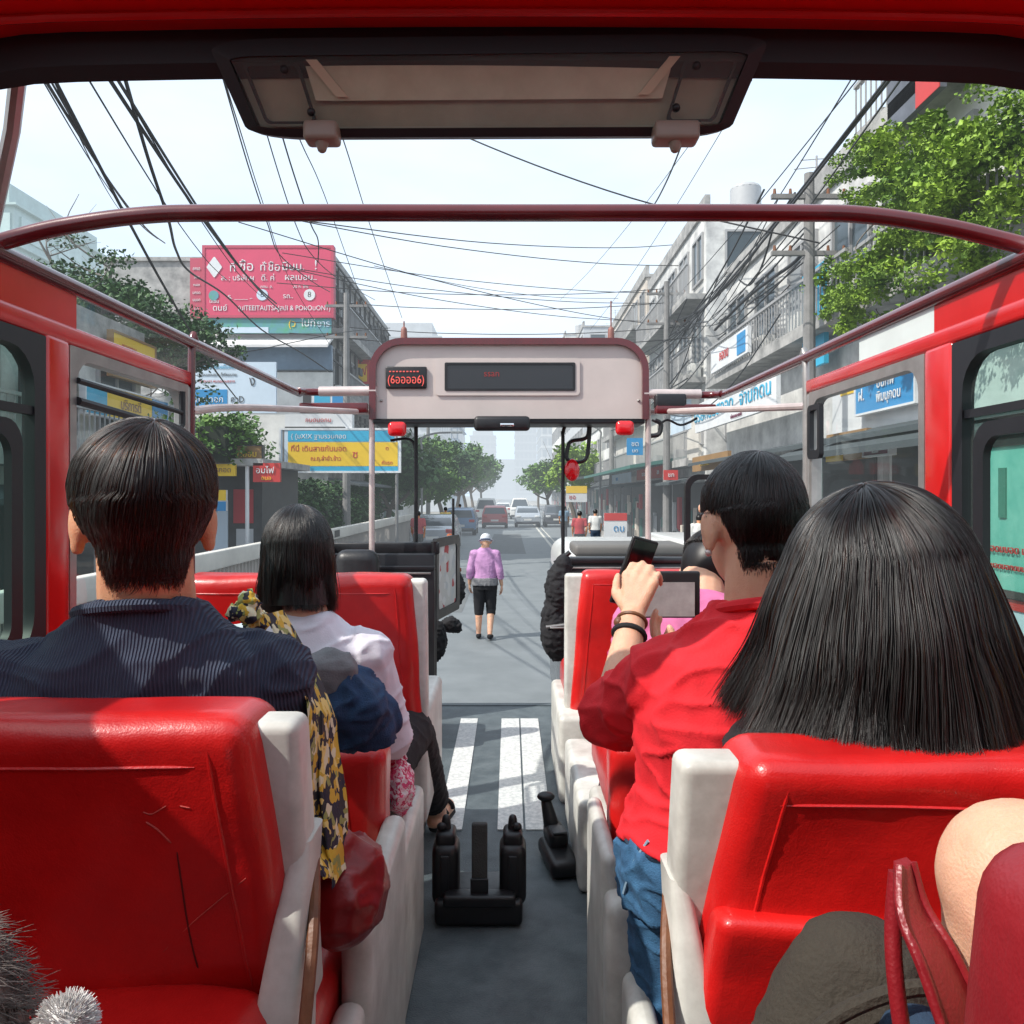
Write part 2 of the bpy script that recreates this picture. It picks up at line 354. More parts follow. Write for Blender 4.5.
# floor
fl = MB(); fl.box((-1.12, -.9, FL - .08), (1.12, 4.55, FL)); floor = fl.build('floor', FLOORM, bus)
st = MB()
for a, b_ in ((-.262, -.172), (-.045, .048), (.056, .15)):
    q = MB(); q.box((a, 2.86, FL + .001), (b_, 4.28, FL + .005)); q.build('floor_strip', STRIPE, floor)
q = MB(); q.box((-.33, -.5, FL + .001), (-.322, 2.8, FL + .004)); q.build('floor_seam', BLACK, floor)
q = MB(); q.box((-1.12, 4.55, FL - .1), (1.12, 4.6, FL + .004)); q.build('step_edge', FLOORM, floor)
q = MB(); q.box((-1.0, 4.2, .35), (1.0, 4.53, FL - .081)); q.build('front_skirt', REDP, bus)
for s in (-1, 1):
    X = s * WX; t = s * .05
    w1, pl, w2 = ((.75, 1.89), (1.89, 1.995), (1.995, 2.73)) if s < 0 else ((.75, 1.985), (1.985, 2.12), (2.12, 2.94))
    zs, zt = C0 - .40, C0 + .375
    lo = MB(); lo.rbox((min(X, X + t), -.9, .45), (max(X, X + t), 4.2, zs), .012); lo.build('side_panel', REDP, bus)
    q = MB(); q.rbox((min(X, X + t) - .004, w1[0] - .1, zt), (max(X, X + t) + .004, w2[1] + .05, zt + .05), .012); q.build('cantrail', REDP, bus)
    # pillars
    q = MB(); q.rbox((min(X, X + t) - .006, pl[0], zs - .01), (max(X, X + t) + .006, pl[1], zt + .01), .014); q.build('window_pillar', REDP, bus)
    q = MB(); q.rbox((min(X, X + t) - .002, w2[1], zs - .01), (max(X, X + t) + .002, w2[1] + .045, zt + .002), .014); q.build('window_pillar', STEEL, bus)
    # rear window: black rubber frame with a sliding sash inside
    fr = MB(); fr.ring(yz(X - s * .004, rrect(w1[0], w1[1], zs, zt, .004)), yz(X - s * .004, rrect(w1[0] + .04, w1[1] - .045, zs + .04, zt - .04, .09)), (s * .03, 0, 0))
    win = fr.build('side_window', RUBBER, bus)
    g = MB(); g.add(yz(X + s * .018, rrect(w1[0] + .035, w1[1] - .04, zs + .035, zt - .035, .09)), [tuple(range(24))]); g.build('pane', GLASSG, win)
    sa = MB(); sa.ring(yz(X - s * .001, rrect(w1[0] + .05, w1[1] - .085, zs + .03, C0 + .17, .06)), yz(X - s * .001, rrect(w1[0] + .09, w1[1] - .125, zs + .07, C0 + .135, .05)), (s * .018, 0, 0)); sa.build('sliding_sash', RUBBER, win)
    q = MB(); q.box((min(X, X + s * .015), w1[0] + .04, C0 + .185), (max(X, X + s * .015), w1[1] - .045, C0 + .205)); q.build('window_bar', RUBBER, win)
    # front window: grey metal frame
    fr = MB(); fr.ring(yz(X - s * .003, rrect(w2[0], w2[1], zs, zt, .004)), yz(X - s * .003, rrect(w2[0] + .03, w2[1] - .03, zs + .03, zt - .03, .07)), (s * .035, 0, 0))
    win = fr.build('side_window', STEEL, bus)
    g = MB(); g.add(yz(X + s * .018, rrect(w2[0] + .025, w2[1] - .025, zs + .025, zt - .025, .07)), [tuple(range(24))]); g.build('pane', GLASSC, win)
    if s < 0:
        sa = MB()
        sa.tube([(X + .006, w2[0] + .03, C0 + .29), (X + .006, w2[1] - .06, C0 + .275)], .008)
        sa.tube([(X + .006, w2[0] + .03, C0 + .238), (X + .006, w2[1] - .085, C0 + .215), (X + .006, w2[1] - .06, C0 + .235), (X + .006, w2[1] - .06, C0 + .345)], .011)
        sa.build('vent_sash', RUBBER, win)
    else:
        sa = MB(); sa.ring(yz(X - .012, rrect(w2[1] - .125, w2[1] - .01, C0 + .13, C0 + .325, .02)), yz(X - .012, rrect(w2[1] - .105, w2[1] - .035, C0 + .16, C0 + .305, .012)), (.016, 0, 0)); sa.build('vent_sash', RUBBER, win)
    # panels between cantrail and roof rail
    zr = C0 + (.52 if s < 0 else .505)
    e1 = 2.03 if s < 0 else 2.075
    q = MB(); q.box((min(X, X + s * .02), w1[0] - .1, zt + .045), (max(X, X + s * .02), e1, zr)); q.build('roof_side_panel', REDP, bus)
    q = MB()
    if s < 0: q.add([(X, e1, zt + .045), (X, w2[1] + .03, zt + .045), (X, w2[1] + .03, zr), (X, e1, zr)], [(0, 1, 2, 3)])
    else: q.box((X, e1, zt + .045), (X + .006, 2.52, zr))
    q.build('roof_side_pane', GLASSC if s < 0 else mat('pale_frosted_panel', (.62, .68, .66), .35, .1), bus)
    # roof rail with its inward end
    rl = MB(); zt2 = zr + (.0)
    ex = .76
    rl.tube(spline([(X, .3, zr), (X, 1.0, zr), (X, 3.9, zr + .01), (X * .99, 4.12, zr + .015), (X * .93, 4.2, zr + .02), (s * ex, 4.2, zr + .025)], 6), .0195, 12)
    rail = rl.build('roof_rail', MAROON, bus)
    q = MB(); q.tube([(s * 1.0, 4.195, zr + .023), (s * .7, 4.195, zr + .025)], .026, 12); q.build('rail_sleeve', CHROME, rail)
    # bar lower down, and post
    q = MB(); q.tube(spline([(X, w2[1] + .03, C0 + (.29 if s < 0 else .33)), (s * 1.06, 3.2, C0 + .35), (s * .78, 4.18, C0 + .435), (s * .72, 4.22, C0 + .44)], 6), .015, 10); q.build('side_bar', CHROME, bus)
    q = MB(); q.tube(spline([(X - s * .002, w2[1] + .07, zr - .005), (X, w2[1] + .035, zr - .04), (X, w2[1] + .03, zs), (X, w2[1] + .03, zs - .1)], 5), .013, 10); q.build('rail_post', MAROON if s < 0 else STEEL, bus)
    # front poles
    q = MB(); q.tube(spline([(s * .725, 4.2, FL), (s * .725, 4.2, C0 + .3), (s * .725, 4.2, C0 + .5)], 4), .0155, 12); q.build('hand_pole', CHROME, bus)
# hoop
q = MB(); q.tube(spline([(-1.13, 1.66, C0 + .50), (-1.09, 1.72, C0 + .545), (-.98, 1.745, C0 + .585), (-.8, 1.75, C0 + .612), (-.6, 1.75, C0 + .617), (0, 1.75, C0 + .617), (.6, 1.75, C0 + .617), (.78, 1.75, C0 + .612), (.95, 1.745, C0 + .585), (1.07, 1.72, C0 + .545), (1.13, 1.66, C0 + .50)], 8), .0185, 14)
q.build('roof_hoop', MAROON, bus)
# roof beam over the camera row (curved down at the sides)
def roofz(x):
    ax = abs(x); return C0 + .635 - .02 * x * x - max(0, ax - .62) ** 2 * .95
prof = [i / 20 * 1.2 for i in range(-20, 21)]
q = MB()
rings = []
for y, dz in ((.90, 0), (1.085, 0), (1.10, .012), (1.10, .09), (.90, .09)):
    rings.append([V((x, y, roofz(x) + dz)) for x in prof])
vs = [p for r in rings for p in r]; n = len(prof); fs = []
for i in range(len(rings)):
    i2 = (i + 1) % len(rings)
    for j in range(n - 1): fs.append((i * n + j, i * n + j + 1, i2 * n + j + 1, i2 * n + j))
q.add(vs, fs); beam = q.build('roof_beam', mat('dark_red_gloss', (.80, .008, .010), .14, .15, 3, coat=.6), bus, 40)
q = MB(); q.tube([(x, 1.045, roofz(x) - .004) for x in prof], .006, 8); q.build('beam_ridge', REDP, beam)
q = MB(); q.loft([[V((x, 1.09, roofz(x) + .005)), V((x, 1.125, roofz(x) + .005)), V((x, 1.125, roofz(x) - .045)), V((x, 1.11, roofz(x) - .055)), V((x, 1.095, roofz(x) - .04))] for x in prof]); q.build('beam_seal', RUBBER, bus, 30)
# unseen rear half, added behind the camera to darken the seat backs
q = MB(); q.loft([[V((x, y, roofz(x) + dz)) for x in prof] + [V((x, y, roofz(x) + dz + .05)) for x in prof[::-1]] for y, dz in ((-2.3, 0), (-.35, 0))]); q.build('unseen_rear_roof', mat('cream_ceiling', (.5, .46, .42), .6), bus)  # stops short of the beam so sun falls in through the gap
q = MB(); q.box((-1.12, -2.34, FL), (1.12, -2.301, C0 + .5)); q.build('unseen_rear_bulkhead', CREAM, bus)
for s in (-1, 1):
    q = MB(); q.rbox((s * 1.08 - .03, -2.3, .45), (s * 1.08 + .03, -.91, C0 - .40), .01); q.rbox((s * 1.08 - .03, -2.3, C0 + .2), (s * 1.08 + .03, .64, C0 + .48), .01)
    q.rbox((s * 1.08 - .028, -2.29, C0 - .401), (s * 1.08 + .028, .63, C0 + .201), .01)  # closed without windows to keep sun off the left seat back
    q.build('unseen_rear_side_panel', REDP, bus)
q = MB(); q.tube([at(19, 70, 1.15), at(12, 130, 1.2), at(-10, 235, 1.3)], .0115, 8); q.build('roof_post', STEEL, bus)
# ceiling lamp panel
TL, TR, BL, BR = at(208, 44, 1.085), at(770, 38, 1.085), at(250, 138, 1.13), at(728, 136, 1.13)
def tra(u, v, push=0):
    a = TL.lerp(TR, u); b_ = BL.lerp(BR, u); nn = V((0, -.9, -.4)).normalized(); return a.lerp(b_, v) + nn * push
outl = rrect(0, 1, 0, 1, .001, 6); 
def rr(a0, a1, b0, b1, r, ar=.2): return [(x, y) for x, y in [(a0 + (p[0] - 0) * (a1 - a0), b0 + p[1] * (b1 - b0)) for p in [(q_[0], q_[1]) for q_ in rrect(0, 1, 0, 1, r, 6)]]]
q = MB(); q.ring([tra(u, v, .0) for u, v in rr(0, 1, -.05, 1, .12)], [tra(u, v, .006) for u, v in rr(.028, .972, .13, .9, .06)], (0, .03, .01))
lamp = q.build('ceiling_lamp', RUBBER, bus)
q = MB(); q.prism([tra(u, v, -.012) for u, v in rr(.02, .98, .1, .94, .05)], (0, .01, .004)); q.build('lamp_backing', LAMPD, lamp)
q = MB(); q.prism([tra(u, v, -.004) for u, v in rr(.16, .84, .16, .60, .02)], (0, .004, .002)); q.build('reflector', LENS, lamp)
for u0, u1 in ((.165, .215), (.80, .85)):
    q = MB(); q.prism([tra(u0, .17, .001), tra(u0 + .02, .17, .001), tra(u1 + .01, .56, .001), tra(u1 - .012, .56, .001)] if u0 < .5 else [tra(u1 - .02, .17, .001), tra(u1, .17, .001), tra(u0 + .012, .56, .001), tra(u0 - .01, .56, .001)], (0, .004, .002)); q.build('lamp_strip', LENSB, lamp)
for u, v in ((.12, .27), (.885, .27), (.145, .72), (.872, .7)):
    q = MB(); q.ball(tra(u, v, .0), .006); q.build('screw', BLACK, lamp)
for u0, u1 in ((.045, .15), (.86, .96)):
    q = MB(); q.ring([tra(u, v, 0) for u, v in rr(u0, u1, .2, .85, .1)], [tra(u, v, 0) for u, v in rr(u0 + .006, u1 - .006, .23, .82, .1)], (0, .004, .002)); q.build('cover_edge', BLACK, lamp)
for px in (322, 675):
    q = MB(); q.rbox(at(px - 20, 138, 1.10), at(px + 20, 130, 1.135), .006); q.cap(at(px, 138, 1.115), at(px, 148, 1.115), .012, .007); q.build('clip', mat('tan_plastic', (.30, .23, .18), .4), lamp)
def lp(name, col): return mat(name, col, .12, .3, 9, coat=.6)
q = MB(); q.add([tra(u, v, .003) for u, v in rr(.03, .97, .13, .88, .05)], [tuple(range(28))]); q.build('lamp_cover', glass('lamp_cover_glass', (.88, .84, .76), dirt=.16), lamp)

# header
hx0, hx1, hz0, hz1 = -.735, .725, C0 + .395, C0 + .82
def hpoly(d, r=.17): 
    pts = []
    for i in range(9): q_ = R(90 * i / 8); pts.append((hx1 - d - (r - d) + (r - d) * math.cos(q_), hz1 - d - (r - d) + (r - d) * math.sin(q_)))
    for i in range(9): q_ = R(90 + 90 * i / 8); pts.append((hx0 + d + (r - d) + (r - d) * math.cos(q_), hz1 - d - (r - d) + (r - d) * math.sin(q_)))
    pts += [(hx0 + d, hz0), (hx1 - d, hz0)]; return pts
q = MB(); q.prism(xz(4.2, hpoly(.03)), (0, .22, 0)); hd = q.build('header_panel', CREAM, bus)
q = MB(); q.ring(xz(4.17, hpoly(0)), xz(4.17, hpoly(.034)), (0, .28, 0)); q.build('header_rim', MAROON, hd)
q = MB(); q.rbox((hx0 + .02, 4.175, hz0 - .022), (hx1 - .02, 4.43, hz0 + .004), .006); q.build('header_sill', RUBBER, hd)
p0, p1 = at(446, 390, 4.2), at(574, 364, 4.2)
q = MB(); q.ring(xz(4.19, rrect(p0.x - .055, p1.x + .03, p0.z - .03, p1.z + .025, .02)), xz(4.19, rrect(p0.x, p1.x, p0.z, p1.z, .008)), (0, .02, 0)); sg = q.build('destination_display', CREAM, hd)
q = MB(); q.box((p0.x, 4.194, p0.z), (p1.x, 4.199, p1.z)); q.build('display_glass', DARKGL, sg)
q = MB(); q.ring(xz(4.186, rrect(p0.x - .006, p1.x + .006, p0.z - .006, p1.z + .006, .008)), xz(4.186, rrect(p0.x + .006, p1.x - .006, p0.z + .006, p1.z - .006, .006)), (0, .008, 0)); q.build('display_trim', BLACK, sg)
text('ssan', .05, (p0.x + .24, 4.192, p0.z + .085), (1, 0, 0), (0, 0, 1), mat('dim_led', (.25, .02, .02), .5, 0), sg)
p0, p1 = at(386, 389, 4.2), at(427, 367, 4.2)
q = MB(); q.rbox((p0.x, 4.18, p0.z), (p1.x, 4.199, p1.z), .008); sg = q.build('route_display', BLACK, hd)
text('(6ออออ6)', .062, ((p0.x + p1.x) / 2, 4.178, p0.z + .045), (1, 0, 0), (0, 0, 1), LEDR, sg, wide=.8)
q = MB()
for i in range(9): q.box((p0.x + .02 + i * .018, 4.176, p1.z - .03), (p0.x + .03 + i * .018, 4.179, p1.z - .024))
q.build('display_dots', LEDR, sg)
for i in range(2):
    for x in (hx0 + .06 if i == 0 else hx1 - .05,):
        q = MB(); q.ball((x, 4.199, hz0 + .1), .008); q.build('screw', STEEL, hd)
# header posts on top
for px in (404, 611):
    a = at(px, 338, 4.3); q = MB(); q.cap(a - V((0, 0, .03)), a + V((0, 0, .045)), .02, .016); q.tube([a, a + V((0, 0, .20 if px > 500 else .09))], .004); q.build('roof_aerial', mat('aerial_base', (.25, .1, .08), .5), bus)
# interior mirror
a, b_ = at(474, 431, 4.12), at(530, 420, 4.12); q = MB(); q.rbox((a.x, 4.10, a.z), (b_.x, 4.14, b_.z + .02), .02); mr = q.build('interior_mirror', BLACK, bus)
q = MB(); q.rbox((-.05, 4.095, a.z + .022), (.02, 4.099, a.z + .038), .002); q.build('mirror_glass', mat('mirror', (.8, .8, .8), .05, 0, metal=1), mr)
# red lamps under the header
for px, py in ((397, 429), (625, 428)):
    a = at(px, py, 4.13); q = MB(); q.rbox(a - V((.048, .02, .038)), a + V((.048, .03, .038)), .024, 4); q.build('red_lamp', REDLENS, bus)
# front poles with arms
for s, px in ((-1, 416), (1, 563)):
    x = (px - 510) / 800 * 4.4
    q = MB()
    if s < 0:
        q.tube([(x, 4.4, FL), (x, 4.4, C0 + .41)], .011, 10)
        q.tube(spline([(x - .14, 4.4, C0 + .30), (x - .05, 4.4, C0 + .31), (x - .01, 4.4, C0 + .28), (x - .005, 4.4, C0 + .2)], 5), .008)
    else:
        q.tube(spline([(x, 4.4, FL), (x, 4.4, C0 + .2), (x, 4.4, C0 + .34), (x + .03, 4.4, C0 + .395), (x + .12, 4.4, C0 + .41)], 5), .010, 10)
    po = q.build('windscreen_pole', BLACK, bus)
a = [at(*p, 4.38) for p in ((589, 420), (587, 437), (572, 441), (568, 447), (568, 460), (585, 460), (589, 440), (590, 420))]
q = MB(); q.tube(spline(a, 5), .011, 8); arm = q.build('mirror_arm', BLACK, bus)
a = at(572, 470, 4.38); q = MB(); q.ball(a, (.042, .03, .062)); q.build('arm_lamp', REDLENS, arm)
# side bits on the front bars
a = at(672, 402, 4.1); q = MB(); q.rbox(a - V((.09, .03, .035)), a + V((.07, .03, .04)), .012); q.build('ticket_reader', BLACK, bus)
q = MB(); q.rbox(at(655, 412, 4.1) - V((0, .03, .012)), at(715, 407, 4.1) + V((0, .03, .012)), .008); q.build('bar_bracket', MAROON, bus)
q = MB(); q.tube(spline([at(*p, 4.1) for p in ((652, 420), (660, 423), (668, 420), (680, 425), (690, 422), (697, 418))], 4), .006); q.build('hanging_cable', BLACK, bus)
a = at(655, 430, 4.1); q = MB(); q.tube(spline([a + V((.0, 0, .05)), a + V((.03, 0, .03)), a + V((.02, 0, -.02)), a + V((-.02, 0, -.03))], 5), .012); q.build('hook', BLACK, bus)
a = at(345, 392, 4.1); q = MB(); q.rbox(at(300, 412, 4.15) - V((0, .02, .006)), at(368, 405, 4.15) + V((0, .02, .01)), .006); q.build('bar_bracket', MAROON, bus)
# driver's cab partitions
q = MB(); x0, x1 = -.98, -.40
q.rbox((x0, 4.25, FL), (x1, 4.29, C0 - .31), .01); q.rbox((x0, 4.24, C0 - .40), (x1, 4.30, C0 - .375), .006)
cp = q.build('cab_partition', PARTB, bus)
q = MB(); q.rbox((x0 + .02, 4.235, C0 - .42), (x1 - .02, 4.245, C0 - .41), .002); q.build('trim_strip', STEEL, cp)
q = MB(); q.rbox((x0 - .02, 4.0, FL), (x0 + .01, 4.3, C0 - .24), .01); q.rbox((x0, 4.3, C0 - .32), (x1 + .02, 4.34, C0 - .255), .01); q.build('cab_dashboard', BLACK, bus)
# driver's seat
q = MB(); q.rbox((-.80, 3.62, C0 - .75), (-.60, 3.72, C0 - .25), .05, 4); q.rbox((-.84, 3.62, C0 - .85), (-.50, 4.0, C0 - .72), .04, 4); q.rbox((-.72, 3.75, FL), (-.62, 3.85, C0 - .8), .01); q.build('driver_seat', BLACK, bus)
# narrow swing gate left
q = MB(); q.ring([V((-.42 + .1 * u, 4.3 + .5 * u, v)) for u, v in rrect(0, 1, C0 - .68, C0 - .235, .06)], [V((-.42 + .1 * u, 4.3 + .5 * u, v)) for u, v in rrect(.13, .87, C0 - .63, C0 - .285, .04)], (.02, 0, 0)); gt = q.build('swing_gate', BLACK, bus)
q = MB(); q.prism([V((-.412 + .1 * u, 4.3 + .5 * u, v)) for u, v in rrect(.1, .9, C0 - .65, C0 - .265, .04)], (.004, 0, 0)); q.build('gate_panel', MOTTLE, gt)
q = MB(); q.tube([(-.335, 4.72, C0 - .26), (-.335, 4.72, C0 - .02)], .008); q.tube([(-.41, 4.31, FL - .05), (-.41, 4.31, C0 - .25)], .016); q.build('gate_post', BLACK, gt)
# right partition
q = MB(); q.rbox((.28, 4.25, FL), (1.04, 4.29, C0 - .36), .01); q.rbox((.27, 4.23, C0 - .365), (1.05, 4.31, C0 - .33), .01); cp = q.build('cab_partition', PARTB, bus)
q = MB(); q.rbox((.29, 4.222, C0 - .39), (1.02, 4.232, C0 - .38), .002); q.build('trim_strip', STEEL, cp)
q = MB(); q.ring(xz(3.1, rrect(.68, 1.02, C0 - .46, C0 + .08, .05)), xz(3.1, rrect(.70, 1.0, C0 - .27, C0 + .06, .04)), (0, .03, 0)); q.build('cab_screen', BLACK, bus)
q = MB(); q.tube([(.69, 3.11, FL), (.69, 3.11, C0 - .44)], .015); q.build('screen_post', BLACK, bus)

# ------------------------------------------------------------------ seats
def wob(p, a=.006, f=6): return noise.noise(V(p) * f) * a
def seat(label, s, xin, xout, yb, ztop, zbot, th=.13, shell=True, pocket=False, ped=None, cushion=True, group='passenger seats of the bus', wm=RED, arm=False, rake=.08, cz=-.74):
    t = thing('bus_seat', label, 'seat', ((xin + xout) / 2, yb + .2, FL), group)
    x0, x1 = min(xin, xout), max(xin, xout); ztop += C0; zbot += C0
    ins = s    # aisle towards -s
    def fn(p):
        z = (p.z - zbot) / (ztop - zbot); q = p.copy(); q.y += -(z) * 0 + rake * (1 - z) - .012 * math.sin(math.pi * (p.x - x0) / (x1 - x0))
        q += V((0, 1, 0)) * (wob(p, .010, 5) + wob(p + V((9, 0, 0)), .005, 17)); q.z += wob(p + V((3, 1, 0)), .007, 6) * z
        q.x += wob(p + V((0, 7, 0)), .006, 5)
        e = max(0, 1 - abs(p.x - (x1 if s < 0 else x0)) / .35); q.x += s * (.055 if s > 0 else .030) * z * e * (1 if shell else 0); return q
    m = MB(); pad = .010 if shell else 0
    rx0, rx1 = (x0, x1 - pad) if s < 0 else (x0 + pad, x1)
    m.rbox((rx0, yb, zbot), (rx1, yb + th, ztop), .036, 5, cuts=14, fn=fn); br = m.build('backrest', wm, t, 60)
    # stitched seams laid on the vinyl
    off = wloc(br); xa_ = x1 if s < 0 else x0
    def onb(x, z):
        ok, loc, nn, _ = br.ray_cast(V((x, yb - .5, z)) - off, V((0, 1, 0))); return loc + off if ok else None
    for lines in ([(xa_ + s * ((.055 if s > 0 else .03) * ((z_ - zbot) / (ztop - zbot)) + .058), z_) for z_ in [zbot + .05 + (ztop - zbot - .085) * i / 24 for i in range(25)]],
                  [(rx0 + .07 + (rx1 - rx0 - .14) * i / 30 + s * .02, ztop - .052) for i in range(31)]):
        pp = [onb(*q_) for q_ in lines]; pp = [p_ for p_ in pp if p_ is not None]
        if len(pp) > 4: m = MB(); m.tube(pp, [.0004] + [.0022] * (len(pp) - 2) + [.0004], 6); m.build('seam', wm, br)
    if pocket:
        m = MB()
        zp = zbot + .16
        def fp(p):
            q = fn(p); u = (p.x - rx0) / (rx1 - rx0); q.z -= .02 * math.sin(math.pi * u) if p.z > zbot + .08 else 0; q += V((0, wob(p, .012, 9), 0)); return q
        m.rbox((rx0 + .004, yb - .026, zbot - .12), (rx1 - .03, yb + .03, zp), .020, 4, cuts=10, fn=fp); m.build('pocket', wm, t, 60)
    if shell:
        m = MB(); xa = x1 if s < 0 else x0
        prof = [(yb + .155, zbot - .02), (yb + .16, ztop - .10), (yb + .14, ztop - .055), (yb + .10, ztop - .035), (yb + .065, ztop - .05), (yb + .052, ztop - .09), (yb + .10, zbot - .02)]
        poly = [V((xa - .012 * s - (0.036 if s < 0 else 0) * 0, y, z)) for y, z in prof]
        xs0 = xa - .115 if s < 0 else xa
        m.rbox((xs0, yb + .03, zbot), (xs0 + .115, yb + .095, ztop - .015), .014, 4, fn=lambda p: V((p.x, p.y + rake * (1 - (p.z - zbot) / (ztop - zbot)), p.z)))
        m.build('side_shell', WHITE, t, 60)
    if arm:      # flared white lower shell coming back towards the row behind
        xa = x1 if s < 0 else x0; m = MB(); rings = []
        for i in range(13):
            u = i / 12; z = ztop - .165 - .52 * u; y0 = yb + .075 - .10 * u ** .8; y1 = y0 + .075 + .04 * u; wd = .022 + .050 * math.sin(min(1, u * 1.25) * math.pi / 2)
            xi = xa + (.004 if s < 0 else -.004) ; xo = xi - (-s) * wd
            a, b2 = sorted((xi, xo)); rings.append([V((p[0], p[1], z)) for p in rrect(a, b2, y0, y1, min(.012, wd * .45), 3)])
        m.loft(rings); m.build('lower_shell', WHITE, t, 50)
        m = MB(); m.tube(spline([(xa - s * -.004, yb + .13, ztop - .20), (xa + .012 * -s, yb + .06, ztop - .26), (xa + .016 * -s, yb - .02, ztop - .40), (xa + .014 * -s, yb - .05, ztop - .62)], 6), .007, 8); m.build('strap', BROWN, t)
    if cushion:
        m = MB()
        m.rbox((x0 + (.19 if arm and s > 0 else .01), yb + th - .02, C0 + cz - .14), (x1 - .04 if s < 0 else x1, yb + th + .44, C0 + cz + .0), .045, 4, cuts=5, fn=lambda p: p + V((0, 0, wob(p, .012, 7)))); m.build('cushion', wm, t, 60)
    if ped:
        for (a, b2, c, d, e, f_) in ped:
            m = MB(); m.rbox((a, c, e + C0), (b2, d, f_ + C0), .022, 4, fn=lambda p: V((p.x + (.0), p.y, p.z + .02 * (1 if p.z > (e + f_) / 2 + C0 else 0) * (p.y - c)))); m.build('pedestal', WHITE, t, 50)
    return t
seat('red vinyl seat with a cracked back, under the man in the navy jumper', -1, -.236, -1.06, .85, -.238, -.62, pocket=False, arm=True)
seat('red seat with a pocket on its back, under the woman with long black hair', 1, .190, 1.06, .85, -.282, -.62, pocket=True, arm=True)
seat('low backed red seat beside the floral scarf, on a stepped white base', -1, -.262, -1.06, 1.66, -.53, -.86, shell=False, rake=.02, cz=-.62,
     ped=[(-.272, -.222, 1.27, 1.72, FL - C0, -.69), (-.275, -.226, .95, 1.268, FL - C0, -.80), (-.36, -.235, 1.75, 2.2, FL - C0, -.80)])
seat('low backed red seat left of the jeans of the man in red, white base', 1, .215, 1.06, 1.68, -.53, -.86, shell=False, rake=.02, cz=-.62,
     ped=[(.172, .205, 1.50, 1.80, FL - C0, -.68), (.172, .31, 1.42, 1.498, FL - C0, -.73), (.195, .24, 1.10, 1.418, FL - C0, -.84), (.215, .34, 1.81, 2.2, FL - C0, -.80)])
seat('tall red seat in front of the woman in white, against the driver partition', -1, -.245, -.96, 2.30, -.232, -.74, rake=.05,
     ped=[(-.34, -.245, 2.36, 2.9, -.98, -.66), (-.40, -.30, 2.5, 2.9, FL - C0, -.9)])
seat('red seat beside the hanging black bags, foremost on the right of the aisle', 1, .22, 1.0, 3.15, -.30, -.98, rake=.05,
     ped=[(.19, .32, 3.1, 3.7, FL - C0, -.86), (.205, .35, 2.4, 3.0, FL - C0, -.92)])
# own row (mostly out of frame)
seat('red seat beside the camera carrying the grey furry bag', -1, -.24, -1.06, -.22, -.22, -.62)
own = seat('red seat at the lower right corner under the person with a bare knee', 1, .25, 1.06, -.22, -.22, -.62, wm=MAROONV)
# maroon padded armrest in the near right corner
m = MB(); m.rbox((.262, .36, C0 - .60), (.38, .47, C0 - .192), .035, 5, cuts=4, fn=lambda p: p + V((-.10 * (C0 - .2 - p.z), 0, wob(p, .006, 9)))); m.build('armrest', MAROONV, own, 60)
m = MB()
pA = spline([at(899, 866, .56), at(901, 915, .54), at(922, 968, .52), at(950, 1050, .5)], 6); pB = spline([at(912, 862, .57), at(925, 905, .56), at(955, 955, .54), at(1000, 1050, .52)], 6)
m.loft([[a_, a_.lerp(b_, .5) - V((0, .004, 0)), b_, b_ + V((0, .008, 0)), a_ + V((0, .008, 0))] for a_, b_ in zip(pA, pB)])
for pp_ in (pA, pB): m.tube(pp_, .0035, 6)
m.tube(spline([at(897, 872, .565), at(893, 930, .56), at(896, 985, .55), at(905, 1050, .54)], 6), .006, 8); m.build('arm_strap', MAROONV, own, 60)
# cracks and scuffs in the vinyl of the left seat, and the bulged foot of its back
CRACK = mat('dark_crack', (.10, .004, .005), .6, .2); SCUFF = mat('pale_scuff', (.58, .07, .055), .55, .5, 60)
seatA = [o for o in COL.objects if o.get('label', '').startswith('red vinyl seat with a cracked')][0]
br = [c for c in seatA.children if c.name.startswith('backrest')][0]
off = wloc(br)
def on_back(px, py):
    o_ = V((0, 0, CZ)); d = (at(px, py, 1) - o_).normalized(); h, loc, nn, _ = br.ray_cast(o_ - off, d); return (loc + off) if h else at(px, py, .87)
for pts, r, m_ in (([(177, 852), (181, 880), (187, 920), (193, 950), (198, 968)], .0011, CRACK), ([(146, 822), (158, 830), (171, 843)], .0013, SCUFF), ([(163, 952), (190, 925), (222, 898), (246, 878)], .0008, SCUFF), ([(143, 812), (152, 814), (166, 806)], .0008, SCUFF), ([(180, 806), (190, 808)], .0009, SCUFF)):
    q = MB(); P_ = [on_back(*p) for p in pts]; q.tube(spline(P_, 5), [r * (.5 if i_ in (0, (len(P_) - 1) * 5) else 1) for i_ in range((len(P_) - 1) * 5 + 1)], 6); q.build('crack', m_, br)
m = MB(); m.rbox((-.60, .64, C0 - .80), (-.262, .93, C0 - .545), .04, 5, cuts=8, fn=lambda p: p + V((0, wob(p, .012, 8), wob(p, .022, 7) - .10 * max(0, p.x + .36))))
m.build('seat_foot', RED, seatA, 60)
